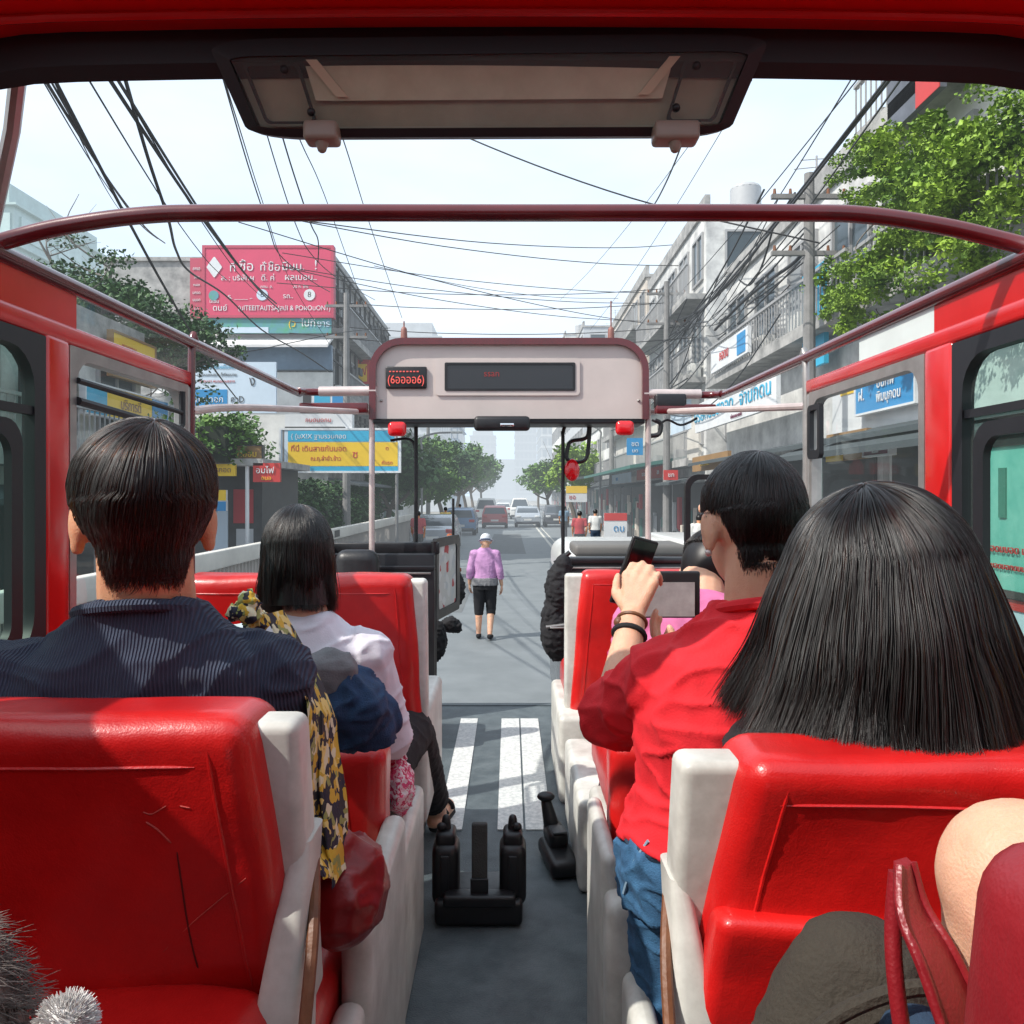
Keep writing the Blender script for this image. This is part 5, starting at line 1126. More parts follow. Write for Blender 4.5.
# right side of the street
building('white building with vine covered balconies and a red and grey roof board', 1, 5.55, 5, 6.4, 11.7, 9.6, WALLW, 2, 2.4, seed=1, base=4.9, aw=3.55)
building('lower grey building with the blue lettered sign, next to the vine covered one', 1, 5.55, 5, 11.9, 20.5, 7.5, WALLG, 1, 1.9, seed=2, base=5.0, aw=3.55)
building('tall grey block with a pale end wall facing the bus on the right', 1, 5.4, 4.2, 22, 31, 10.0, WALLG, 3, 1.6, seed=3)
building('beige block with cluttered balconies beyond the tall grey one', 1, 5.4, 5, 31.6, 42, 10.8, WALLB, 4, 1.7, seed=4)
building('white two storey row with a dark canopy right of the windscreen pole', 1, 5.4, 5, 42.5, 60, 6.2, WALLW, 1, 2.0, seed=5)
building('grey corner block behind the light green tree on the right', 1, 5.6, 6, 61, 82, 15, LIGHTB, 5, 2.6, seed=6, balcony=False, ac=False)
building('hazy pale block further down the right side', 1, 5.8, 8, 84, 110, 19, WALLW, 6, 3.2, seed=7, balcony=False, ac=False)
# left side
building('low grey shop house beside the left windows of the bus', -1, -7.2, 5, 7.5, 15.6, 4.9, WALLG, 1, 1.8, seed=8, base=2.7)
building('grey shop house behind the sparse tree on the left', -1, -7.2, 5, 15.8, 22.0, 3.5, WALLB, 1, 1.8, seed=9, base=2.4, balcony=False)
bb = building('tall dark sided block carrying the pink billboard', -1, -5.7, 7, 25, 37, 9.5, CONC, 3, 1.5, seed=10, front=False)
# lattice on its street side
q = MB(); rg = random.Random(3)
for i in range(13): y = 25.1 + i * .98; q.box((-5.66, y, 3), (-5.58, y + .06, 9.6))
for k in range(9): zz = 3.3 + k * .78; q.box((-5.57, 25, zz), (-5.52, 37, zz + .05))
for i in range(36): y = rg.uniform(25, 36); zz = rg.uniform(3, 9); q.box((-5.51, y, zz), (-5.44, y + rg.uniform(.3, 1.0), zz + rg.uniform(.1, .5)))
q.build('lattice', hm('dark_lattice', (.07, .07, .07), .8), bb)
q = MB(); q.prism([V((-5.8, 37.02, 9.6)), V((-5.2, 37.02, 8.2)), V((-5.2, 37.02, 3))][::1] + [V((-5.8, 37.02, 3))], (0, .1, 0)); q.build('side_fin', CONC, bb)
# its lower front: awnings and panels facing the bus
q = MB(); a, b = at(195, 348, 24.6), at(332, 332, 24.6); q.prism([V((a.x, 24.97, b.z)), V((a.x, 24.0, a.z)), V((a.x, 24.0, a.z - .08)), V((a.x, 24.97, b.z - .1))], (b.x - a.x, 0, 0)); q.build('front_awning', hm('white_awning', (.68, .67, .66)), bb)
q = MB(); a, b = at(240, 370, 24.8), at(332, 345, 24.8); q.rbox((a.x, 24.75, a.z), (b.x, 24.97, b.z), .03); q.build('front_panel', hm('blue_grey_panel', (.20, .30, .42), .35, .5, .8), bb)
q = MB(); a, b = at(190, 470, 24.8), at(332, 372, 24.8); q.box((a.x, 24.85, a.z), (b.x, 24.98, b.z)); q.build('front_wall', WALLW, bb)
building('pale two storey house behind the left street trees', -1, -6.2, 6, 38, 52, 6.5, WALLW, 2, 2.2, seed=11, shop=False)
def tower(label, x0, x1, y0, y1, h, m, nx, nf, name='tower_block', glassm=None, slab=True):
    t = thing(name, label, 'tower', ((x0 + x1) / 2, (y0 + y1) / 2, 0)); q = MB(); q.box((x0, y0, 0), (x1, y1, h)); q.build('wall', m, t)
    st = (x1 - x0) / nx; fh = h / nf; glassm = glassm or WGLF
    wins = []
    for f in range(1, nf):
        for k in range(nx): wins.append((f, k))
    lim = 90; q2 = MB()
    for i, (f, k) in enumerate(wins):
        mb = MB() if i < lim else q2; mb.box((x0 + st * (k + .15), y0 - .12, f * fh + fh * .22), (x0 + st * (k + .85), y0 - .01, f * fh + fh * .78))
        if i < lim: mb.build('window', glassm, t)
    sx = x1 if x1 < 0 else x0; nyy = max(2, int((y1 - y0) / 4)); sy = (y1 - y0) / nyy
    for f in range(1, nf):
        for k in range(nyy):
            a, b = (sx + .01, sx + .12) if x1 < 0 else (sx - .12, sx - .01); q2.box((a, y0 + sy * (k + .15), f * fh + fh * .22), (b, y0 + sy * (k + .85), f * fh + fh * .78))
    o = q2.build('windows', glassm, t); o['kind'] = 'stuff'
    if slab:
        q = MB()
        for f in range(1, nf + 1): q.box((x0 - .35, y0 - .35, f * fh - .12), (x1 + .35, y1, f * fh + .05))
        q.box((x0 + 1, y0 + 1, h + .06), (x1 - 1, y1 - 1, h + 2)); q.build('floor_slab', m, t)
    return t
LIGHTF = hm('far_pale_block', (.50, .52, .54), hz=150.0); WGLF = hm('far_window_glass', (.16, .19, .22), .3, hz=130.0); WHF = hm('far_white_block', (.66, .66, .64), hz=150.0)  # far copies with stronger painted haze, glass paler for the distance
tower('pale blue glass tower behind the red lamp on the right', 8.8, 15.5, 85, 100, 17, BLUEG, 7, 6, glassm=hm('pale_blue_glass', (.32, .46, .56), .15))
tower('grey residential tower to the left of the road above the trees', -17.5, -9.3, 105, 125, 23, LIGHTF, 6, 9)
tower('blue grey tower stepping down behind the left trees', -13.5, -8.5, 130, 150, 19, hm('blue_grey_render', (.30, .38, .46)), 5, 7)
tower('slim tower with rows of balconies on the right horizon', 11, 17, 150, 170, 29, LIGHTF, 4, 10)
tower('broad hazy tower right of the vanishing road', 7.5, 16, 190, 220, 27, WHF, 6, 10)
tower('faint pale tower at the far end of the street', 2, 10, 300, 320, 34, LIGHTF, 5, 11)
tower('second faint tower at the far end beside the road', -16, -6, 320, 340, 26, LIGHTF, 5, 9)
tower('low faint block closing the far end of the street', -8, 9, 420, 440, 19, LIGHTF, 8, 6)
tower('pale green glass tower at the upper left beyond the shops', -42, -37.2, 60, 75, 24, hm('pale_green_glass', (.45, .58, .56), .2), 3, 8, glassm=hm('pale_mint_glass', (.52, .66, .64), .15))

# ------------------------------------------------------------------ signs
SGW = hm('sign_white', (.72, .74, .75), .5); SGB = hm('sign_blue', (.015, .24, .52), .45, .15); SGC = hm('sign_cyan', (.03, .40, .62), .45, .25); SGY = hm('sign_yellow', (.80, .52, .015), .5, .12); SGP = hm('sign_pink', (.62, .045, .12), .55, .15); SGPD = hm('sign_pink_dark', (.48, .05, .10), .55, .15)
SGG = hm('sign_green', (.07, .32, .16), .5, .4, 3, col2=(.10, .25, .38)); SGR = hm('sign_red', (.55, .035, .03), .5); SGBR = hm('sign_brown', (.30, .17, .06), .6, .3); SGM = hm('sign_maroon', (.16, .03, .07), .6); SGK = hm('sign_black', (.03, .03, .03), .5); SGPW = hm('sign_pale_blue', (.55, .66, .76), .5, .12); SGT = hm('sign_teal', (.10, .42, .36), .45, .4, 5, col2=(.22, .55, .48))
POLE = hm('pole_grey', (.20, .20, .20), .6)
def sign(label, O, w_, h_, Rt, m, texts=(), frame_m=None, cat='sign', name='shop_sign', th=.08, posts=None, group=None):
    O = V(O); Rt = V(Rt).normalized(); Up = V((0, 0, 1)); Nn = Rt.cross(Up)
    t = thing(name, label, cat, O + Rt * w_ / 2, group)
    M = Matrix(((Rt.x, Up.x, Nn.x, O.x), (Rt.y, Up.y, Nn.y, O.y), (Rt.z, Up.z, Nn.z, O.z), (0, 0, 0, 1)))
    q = MB(); q.box((0, 0, -th), (w_, h_, 0), M); bd = q.build('board', m, t)
    if frame_m:
        f = .035 * min(w_, h_) + .012; q = MB(); q.ring([M @ V((x, y, -th - .01)) for x, y in rrect(-f, w_ + f, -f, h_ + f, .005, 1)], [M @ V((x, y, -th - .01)) for x, y in rrect(0, w_, 0, h_, .005, 1)], Nn * (th + .03)); q.build('frame', frame_m, t)
    for it in texts:
        if it[0] == '#':  # coloured panel
            _, u0, v0, u1, v1, mm = it; q = MB(); q.box((u0 * w_, v0 * h_, .0), (u1 * w_, v1 * h_, .012), M); q.build('panel', mm, t)
        elif it[0] == '@':  # round emblem
            _, u, v, r, mm = it; q = MB(); q.tube([M @ V((u * w_, v * h_, .0)), M @ V((u * w_, v * h_, .02))], r, 16); q.build('emblem', mm, t)
        else:
            s_, u, v, sz, mm = it[:5]; wd = it[5] if len(it) > 5 else 1; text(s_, sz * h_, M @ V((u * w_, v * h_, .016)), Rt, Up, mm, bd, wide=wd, ext=.004, bold=.0)
    if posts:
        for u in posts: q = MB(); p = M @ V((u * w_, 0, -th / 2)); q.tube([(p.x, p.y, 0), (p.x, p.y, p.z + (h_ if th < .2 else 0))], .04, 8); q.build('post', POLE, t)
    return t
XR = (1, 0, 0)
a, b = at(205, 315, 24.3), at(331, 248, 24.3)
PW = b.x - a.x; PH = b.z - a.z
sign('large pink billboard with white lettering and round emblems on the dark sided block', a, PW, PH, XR, SGP, [
    ('♦', .075, .70, .30, SGW), ('ที่', .22, .70, .17, SGW), ('ซื้อ', .33, .72, .20, SGW), ('ทั่', .46, .71, .16, SGW), ('ชื้อ', .55, .71, .17, SGW), ('มีบน.', .70, .72, .17, SGW), ('!', .88, .74, .2, SGW),
    ('ล. : บริษัทผ', .26, .55, .11, SGW), ('ดี. ค่', .50, .55, .12, SGW), ('ผลเบอน..', .76, .56, .13, SGW), ('กทม. ล.', .49, .42, .06, SGW), ('ปร ก. โทร', .76, .42, .06, SGW),
    ('@', .07, .29, PH * .075, SGG), ('@', .455, .30, PH * .085, SGPW), ('@', .83, .30, PH * .085, SGW), ('บีเอน', .075, .20, .07, SGW), ('6', .455, .30, .12, SGB), ('8', .83, .30, .12, SGPD), ('ร. ____ ..', .28, .27, .10, SGW), ('รถ..', .66, .28, .10, SGW),
    ('ดนย์', .12, .10, .12, SGW), ('(บITEEITAปTSAJสปI & POผOบON1)', .63, .10, .105, SGW, .86)], SGPD, 'billboard', 'billboard', .25)
a, b = at(190, 318, 24.35), at(203.5, 258, 24.35)
sign('narrow dark pink side panel left of the large billboard', a, b.x - a.x, b.z - a.z, XR, SGPD, [('ลกเอ', .5, .82, .08, SGW, .8), ('วนบ', .5, .68, .07, SGW, .8), ('ทนอด', .5, .55, .06, SGW, .8), ('มกอด', .5, .42, .07, SGW, .8), ('บนอด', .5, .30, .07, SGW, .8), ('ดว', .5, .15, .08, SGW, .8)], None, 'billboard', 'billboard', .2)
a, b = at(206, 333, 24.35), at(331, 316.5, 24.35)
sign('long green and blue strip banner under the pink billboard', a, b.x - a.x, b.z - a.z, XR, SGG, [('(ว', .69, .55, .6, SGY), ('ไปที', .82, .58, .6, SGW), ('ยาร', .94, .55, .55, SGPW), ('#', .0, 0, .5, .35, SGPW)], None, 'banner', 'banner', .1)
a, b = at(192, 413, 22.6), at(276, 362, 22.6)
sign('pale wall sign with small lettering and a dark blue box, below the left roof rail', a, b.x - a.x, b.z - a.z, XR, SGPW, [('ร่วมงานสวยไปกับ', .30, .90, .10, SGC), ('บนดนมดนยาว ก็เรียนมาย', .30, .75, .075, SGK), ('ดนดนเรา พนกรยงนรจาก', .30, .62, .07, SGR), ('#', .01, .06, .42, .46, SGB), ('กอะกอก', .21, .26, .17, SGW), ('ศวD', .54, .26, .18, SGK, .8), ('ง', .72, .62, .28, SGK, .8), ('นกอด', .52, .08, .11, SGC)], None, th=.1)
a, b = at(281, 471, 20), at(399, 430, 20)
sign('wide yellow and blue banner with red lettering hung over the left pavement', a, b.x - a.x, b.z - a.z, XR, SGPW, [('#', .06, .12, .99, .70, SGY), ('#', 0, 0, .99, .11, SGC), ('#', .06, .72, .96, .98, SGC), ('{ {มX!X ฐานรวมกอด', .32, .84, .16, SGW), ('ที่นี่ เดินสายกับมอด', .32, .54, .19, SGR, .95), ('ณ.ฤ.ลำอำ.ข้าว', .38, .30, .15, SGR, .9), ('ซ', .63, .40, .27, SGR), ('กับรถ', .9, .2, .12, SGR), ('ต', .9, .55, .13, SGR)], SGW, 'banner', 'banner', .06, posts=(.02, .98))
a, b = at(285, 429.5, 20.05), at(352, 414, 20.05)
sign('flowered canopy board above the yellow banner', a, b.x - a.x, b.z - a.z, XR, SGW, [('กนดนดกน', .5, .6, .4, SGR), ('#', .0, 0, .9, .18, SGK)], None, 'board', 'canopy_board', .3)
LR = (0, 1, 0)
sign('yellow shop board with red small print over the left bus window', (-6.95, 14.0, 4.32), 1.65, .74, LR, SGY, [('ชอยกน', .35, .72, .26, SGR), ('มดนกนอด ล.', .5, .35, .18, SGBR)], SGBR)
sign('yellow and white fascia seen through the left vent window', (-6.9, 13.0, 3.55), 3.1, .5, LR, SGY, [('#', .0, .0, .22, 1, SGC), ('#', .78, 0, 1, 1, SGB), ('บริการดี', .5, .5, .5, SGBR)], SGW)
sign('red and white shop board near the green tinted window', (-6.9, 11.4, 3.4), 1.3, .6, LR, SGW, [('#', .1, .1, .6, .9, SGR), ('นดน', .7, .5, .5, SGB)], SGK)
# kiosk with small signs
t = thing('kiosk', 'small dark kiosk with posters under the leafy creeper', 'kiosk', (-5.3, 15, 0))
q = MB(); q.box((-6.1, 14.2, .12), (-4.4, 16.6, 2.7)); q.build('wall', DARKS, t); q = MB(); q.box((-6.3, 13.6, 2.7), (-4.2, 16.8, 2.82)); q.build('roof', CONC, t)
for i, (x, z0, w_, h_, mm) in enumerate(((-5.95, 1.5, .5, .9, SGW), (-5.35, 1.1, .35, 1.0, SGPW), (-4.9, 1.7, .35, .6, REDB), (-4.85, .9, .3, .7, LIGHTB))): q = MB(); q.box((x, 14.17, z0), (x + w_, 14.195, z0 + h_)); q.build('poster', mm, t)
for x in (-6.1, -4.5): q = MB(); q.tube([(x, 13.7, .1), (x, 13.7, 2.7)], .035, 8); q.build('post', SGW, t)
def pxs(label, x0, y0, x1, y1, Y, m, texts, fr=None, **k):
    a, b = at(x0, y1, Y), at(x1, y0, Y); return sign(label, a, b.x - a.x, b.z - a.z, XR, m, texts, fr, **k)
pxs('small yellow kiosk board with dark letters', 205, 464, 235, 476, 13.5, SGY, [('เคธกอด', .5, .5, .6, SGBR)])
pxs('brown and gold lettered board above the red kiosk sign', 230, 446, 262, 461, 13.9, SGBR, [('ขายอม', .5, .45, .55, SGY)], SGK)
pxs('red kiosk sign with white and orange letters', 253, 463, 280, 482, 13.6, SGR, [('อมไฟ', .45, .6, .45, SGW), ('ดนอ', .5, .2, .3, SGY)])
pxs('orange and blue small poster board on the kiosk post', 207, 490, 226, 511, 13.4, SGW, [('#', 0, 0, 1, .45, SGB), ('#', .6, .5, 1, 1, SGY)])
pxs('orange and red flame coloured board beside the header panel', 351, 359, 371, 384, 30, SGR, [('#', .2, .1, .8, .8, SGY), ('ไฟ', .5, .5, .5, SGR)])
pxs('small white board with blue and dark boxes above the side bar', 303, 391, 348, 408, 24, SGW, [('#', .25, .1, .6, .9, SGC), ('#', .65, 0, .95, .95, SGB), ('#', 0, .2, .18, .8, SGK)])
# signs on the right facades (facing the road)
RR = (0, -1, 0)
def rsign(label, Y1, Y0, z0, z1, X, m, texts, fr=None, **k): return sign(label, (X, Y1, C0 + z0), Y1 - Y0, z1 - z0, RR, m, texts, fr, **k)
rsign('blue sign with white lettering seen through the right bus window', 12.35, 10.55, 1.24, 1.82, 5.34, SGB, [('ฝ.', .12, .45, .42, SGW), ('บินกีฬ', .55, .66, .40, SGW, .95), ('พิมนุกดน', .60, .30, .36, SGW, .95)], SGW)
rsign('long white fascia board with big cyan lettering on the grey building', 21.0, 14.6, 1.62, 2.34, 4.86, SGW, [('บริษัทนมสกอด', .28, .55, .62, SGC, 1.4), ('จำนกดน', .80, .55, .62, SGC, 1.4), ('ปลีกนอดและดนกอ', .6, .12, .16, SGM)], None)
rsign('tall cyan banner hanging below the vine', 14.3, 13.3, 2.2, 3.9, 5.22, SGC, [('ส', .5, .7, .3, SGW), ('ก', .5, .35, .3, SGW)], None)
rsign('wide white fascia over the dark shops beside the right window', 13.6, 6.5, 1.0, 2.05, 5.48, SGW, [('#', .05, .6, .2, .9, SGY)], None)
rsign('white upper fascia band on the row right of the header', 40, 22.5, 1.0, 2.9, 5.3, hm('cream_fascia', (.66, .63, .57), .6), [('บิน', .66, .75, .18, SGK), ('#', .735, .55, .77, .95, SGY), ('#', .78, .5, .95, .98, SGPW)], None, th=.15)
rsign('pale fascia band above the dark canopy', 58, 41, .9, 2.5, 5.25, WALLW, [], None, th=.12)
rsign('faded orange and brown shop board under the canopy', 13.4, 11.9, .55, 1.0, 5.3, SGBR, [('#', .0, 0, .45, .5, SGY), ('เจริญเกียรติ', .6, .6, .4, SGY)], None)
rsign('maroon lettered board beside the red pillar', 11.3, 10.55, .55, .82, 5.0, SGM, [('ดนอมอกดนอม', .5, .72, .2, SGW, .8), ('กดนกอดนกอด', .5, .42, .2, SGW, .8), ('มกดนกอมดน', .5, .15, .16, SGW, .8)], SGW)
rsign('red and grey board on top of the vine covered building', 10.6, 9.3, 4.75, 5.6, 5.0, hm('slate_board', (.13, .14, .17), .5, .5, 3), [('#', .58, 0, 1, 1, SGR)], None)
pxs('small blue hanging sign with white marks beside the right hand pole', 627, 438, 643, 455, 26, SGB, [('ชด', .5, .65, .4, SGW), ('นด', .5, .25, .3, SGW)])
pxs('yellow and white shop board under the canopy behind the pole', 566, 486, 587, 502, 36, SGW, [('#', 0, .55, 1, 1, SGY), ('ชอ', .3, .3, .4, SGR)])
pxs('red topped notice board on the pavement behind the white van', 604, 513, 627, 537, 26, SGW, [('#', 0, .68, 1, 1, SGR), ('ดน', .65, .35, .4, SGB)], None)
pxs('small red and white shop sign right of the hand pole', 664, 470, 678, 480, 22, SGR, [('ชก', .5, .5, .6, SGW)])
rsign('brown board with yellow marks over the dark shops right of the hand pole', 21.5, 18.0, .62, 1.0, 4.9, SGBR, [('กมอดนอก', .4, .5, .6, SGY)], None)
rsign('long dull red strip board under the cream fascia', 30.0, 24.5, .55, .92, 4.75, SGR, [('ดนอกมด', .3, .5, .6, SGW), ('อดก', .8, .5, .6, SGW)], None)
rsign('pale blue strip board under the cream fascia, farther than the red one', 37.5, 31.5, .5, .9, 4.7, SGPW, [('นดกอม', .4, .5, .6, SGB)], None)
rsign('white board with red marks on the grey balcony left of the utility pole', 19.5, 16.5, 2.95, 3.5, 4.9, SGW, [('กอดน', .4, .5, .6, SGR), ('#', .75, .1, .95, .9, SGB)], None)
# teal advert shelter by the right rear window
rsign('teal advertising panel with red lettering outside the right rear window', 5.75, 3.9, -.62, .32, 3.25, SGT, [('บกอดนมอด นอดนกอ', .34, .28, .075, SGR, 1.2), ('กดนอดมอกดนมดนอดกอ', .34, .16, .06, SGR, 1.2), ('#', .45, .38, .62, .43, SGY), ('#', .1, .55, .16, .9, hm('dark_teal', (.03, .2, .15))), ('#', .24, .5, .28, .85, hm('dark_teal', (.03, .2, .15)))], SGK, cat='advert', name='advert_panel', th=.1, posts=(.03, .97))
rsign('white and blue lower board under the teal panel', 5.7, 3.9, -1.35, -.68, 3.27, SGPW, [('/\\/', .3, .5, .7, SGC), ('#', 0, .9, 1, 1, SGR)], None, cat='advert', name='advert_panel', th=.08)
# corner of a canopy roof right
q = MB(); q.prism([V((4.3, 5.6, 2.72)), V((5.4, 5.6, 3.1)), V((5.4, 5.6, 3.2)), V((4.3, 5.6, 2.80))], (0, 7.5, 0)); tag(q.build('shop_canopy', ROOFD), 'dark sloping canopy over the shops beside the right window', 'canopy')
q = MB(); q.prism([V((3.3, 42, 3.0)), V((5.3, 42, 3.3)), V((5.3, 42, 3.42)), V((3.3, 42, 3.1))], (0, 16, 0)); tag(q.build('shop_canopy', ROOFD), 'flat dark canopy over the far shops right of the road', 'canopy')
q = MB(); q.prism([V((3.6, 24, 3.0)), V((5.3, 24, 3.25)), V((5.3, 24, 3.37)), V((3.6, 24, 3.1))], (0, 15, 0)); tag(q.build('shop_canopy', GREENS), 'dull green canopy over the middle shops right of the road', 'canopy')

# ------------------------------------------------------------------ fence, poles, wires
t = thing('street_fence', 'long street fence with a white top beam and grey bars along the left pavement', 'fence', (-3.9, 20, 0))
q = MB(); q.rbox((-3.98, 3, 1.22), (-3.84, 34, 1.46), .02); q.build('top_beam', hm('white_concrete', (.68, .66, .60), .7, col2=(.5, .48, .44)), t)
q = MB()
for i in range(206): q.box((-3.93, 3.05 + i * .15, .25), (-3.885, 3.11 + i * .15, 1.22))
q.box((-3.96, 3, .12), (-3.86, 34, .25)); q.build('bars', hm('grey_bars', (.40, .37, .34), .6), t)
for y in (9.2, 17.5): q = MB(); q.box((-3.835, y, 1.27), (-3.828, y + .5, 1.42)); q.build('sticker', SGK if y > 10 else SGBR, t)
PCON = hm('weathered_pole', (.24, .235, .23), .8, .4, 3)
def utility(label, x, y, h, s):
    rg = random.Random(int(y * 7)); t = thing('utility_pole', label, 'utility pole', (x, y, 0)); q = MB(); q.tube([(x, y, 0), (x, y, h)], [.13, .08], 10); q.build('post', PCON, t)
    for zz in (h - .4, h - 1.3):
        q = MB(); q.box((x - .6, y - .04, zz), (x + .6, y + .04, zz + .07)); ca = q.build('crossarm', PCON, t)
        for k in (-.55, -.3, .3, .55): q = MB(); q.tube([(x + k, y, zz + .07), (x + k, y, zz + .16)], [.03, .02], 8); q.build('insulator', BROWN, ca)
    return t
utility('grey utility pole between the vine covered building and the grey one', 4.75, 12.7, 7.3, 1); utility('utility pole with crossarms before the tall grey block', 4.7, 24, 8.6, 1); utility('utility pole with crossarms before the beige block', 4.7, 37, 9, 1)
utility('utility pole on the left pavement beside the billboard', -4.7, 23, 8, -1); utility('distant utility pole on the left pavement among the trees', -4.5, 44, 8, -1)
def lampost(label, x, y, h, s):
    t = thing('street_lamp', label, 'street lamp', (x, y, 0)); q = MB(); q.tube(spline([(x, y, 0), (x, y, h * .8), (x, y, h * .95), (x - s * .6, y, h), (x - s * 1.4, y, h + .05)], 6), .05, 8); q.build('post', POLE, t); q = MB(); q.rbox((min(x - s * 1.4, x - s * 2), y - .12, h), (max(x - s * 1.4, x - s * 2), y + .12, h + .12), .04); q.build('lamp_head', ACW, t)
lampost('curved street lamp beside the left trees', -4.3, 39, 5.2, -1); lampost('curved street lamp over the right canopy', 4.4, 39, 5.6, 1)
WIRE = mat('cable_black', (.02, .02, .022), .6, .2, haze=True)
def cable(label, pts, r, group):
    q = MB(); q.tube(spline(pts, 7), r, 5); o = q.build('cable', WIRE); tag(o, label, 'cable', group); return o
rg = random.Random(77)
def sag(a, b, s=.25): a = V(a); b = V(b); return [a, a.lerp(b, .3) - V((0, 0, s * .8)), a.lerp(b, .65) - V((0, 0, s * .85)), b]
L1 = 'black overhead cable in the bundle crossing the sky at the upper left'
for (x0, y0, x1, y1, r) in ((22, 82, 132, 206, .018), (30, 84, 128, 203, .012), (34, 80, 190, 325, .02), (26, 92, 120, 198, .008), (66, 82, 192, 236, .010), (84, 80, 232, 252, .022), (92, 78, 236, 256, .018), (96, 82, 222, 246, .009), (40, 90, 110, 190, .008)):
    cable(L1, sag(at(x0, y0 - 40, 5.5), at(x1 + (x1 - x0) * .3, y1 + (y1 - y0) * .3, 20), .25), r * .8, 'upper left cable bundle')
for i, (p, r, l) in enumerate((([(168, 218, 9), (176, 250, 11), (190, 272, 13), (225, 295, 16), (262, 330, 19), (300, 352, 22), (330, 372, 24)], .028, 'thick sagging black cable drooping in front of the pink billboard'),
        ([(212, 40, 6), (240, 130, 8), (262, 200, 11), (290, 280, 16), (330, 345, 21)], .010, 'thin cable running down past the lamp panel left end'), ([(262, 50, 6), (300, 140, 8), (330, 210, 12), (372, 330, 20)], .010, 'thin cable falling left of the header, inner of two'), ([(312, 55, 6), (345, 145, 8), (370, 225, 12), (402, 318, 19)], .010, 'thin cable falling left of the header, ending at the aerial'),
        ([(268, 225, 13), (280, 255, 15), (310, 280, 17), (330, 292, 20)], .016, 'dark cable looping over the right half of the pink billboard'), ([(296, 225, 13), (312, 255, 15), (340, 280, 18), (375, 300, 24)], .014, 'dark cable looping over the billboard corner'),
        ([(310, 222, 13), (318, 240, 14), (318, 262, 15)], .018, 'short dark cable end hanging by the billboard corner'), ([(195, 345, 16), (240, 352, 17), (290, 343, 18), (345, 332, 21), (390, 328, 25)], .016, 'pale cable swagged across the awning under the billboard'))):
    if 210 < p[0][1] < 230: x_, y_, Y_ = p[0]; p = [(x_ - 46, y_ - 150, Y_ * .72), (x_ - 20, y_ - 60, Y_ * .87)] + p
    cable(l, [at(*q_) for q_ in p], r * .62, 'cables at the billboard')
X1 = 'thin cable strung across the street high above the header panel'
for (x0, y0, x1, y1, Y0, Y1) in ((345, 222, 690, 262, 18, 26), (400, 226, 690, 240, 18, 28), (335, 245, 660, 322, 20, 30), (350, 272, 660, 300, 24, 30), (345, 283, 690, 283, 24, 26), (352, 277, 640, 318, 24, 30), (350, 298, 690, 297, 25, 25), (360, 260, 690, 290, 24, 30), (352, 322, 690, 322, 24, 24), (352, 333, 700, 333, 23, 23), (420, 272, 600, 296, 30, 40), (400, 95, 760, 222, 14, 12)):
    a_, b_ = at(x0, y0, Y0), at(x1, y1, Y1); cable(X1, sag(a_ + (a_ - b_) * .18, b_ + (b_ - a_) * .14, .4), .013, 'cables across the street')
R1 = 'black overhead cable rising along the right facades to the upper right'
for (x0, y0, x1, y1, Y0, Y1, r) in ((905, 60, 660, 350, 8, 30, .03), (900, 62, 672, 330, 8, 28, .02), (885, 45, 640, 330, 9, 34, .012), (866, 55, 700, 300, 9, 26, .012), (915, 60, 690, 345, 8.2, 26, .016), (820, 215, 680, 350, 13, 30, .022), (810, 222, 668, 345, 13, 32, .016), (730, 90, 560, 300, 13, 36, .009), (752, 80, 590, 330, 13, 36, .009), (700, 90, 640, 220, 9, 15, .014), (830, 240, 690, 330, 13, 27, .018), (800, 262, 680, 360, 14, 30, .022), (790, 285, 676, 380, 15, 31, .014), (840, 225, 700, 322, 12, 26, .01)):
    cable(R1, sag(at(x0, y0, Y0), at(x1, y1, Y1), .3), r * .8, 'cables along the right facades')
cable('thick bent black cable running down the utility pole right of the header', [at(*q_) for q_ in ((810, 222, 13.3), (806, 245, 13.3), (795, 262, 13.6), (770, 280, 15), (745, 300, 17), (715, 330, 20))], .035, 'cables along the right facades')
# wires tangled before the right facades
for i in range(22):
    a = V((4.75 + rg.gauss(0, .15), rg.uniform(13, 22), rg.uniform(5.2, 7.6))); b = V((4.8 + rg.gauss(0, .2), a.y + rg.uniform(4, 14), a.z + rg.gauss(0, .5)))
    cable('slack cable in the tangle before the grey facades right of the header', sag(a, b, rg.uniform(.2, .8)), rg.choice((.01, .014, .02)), 'tangled cables')

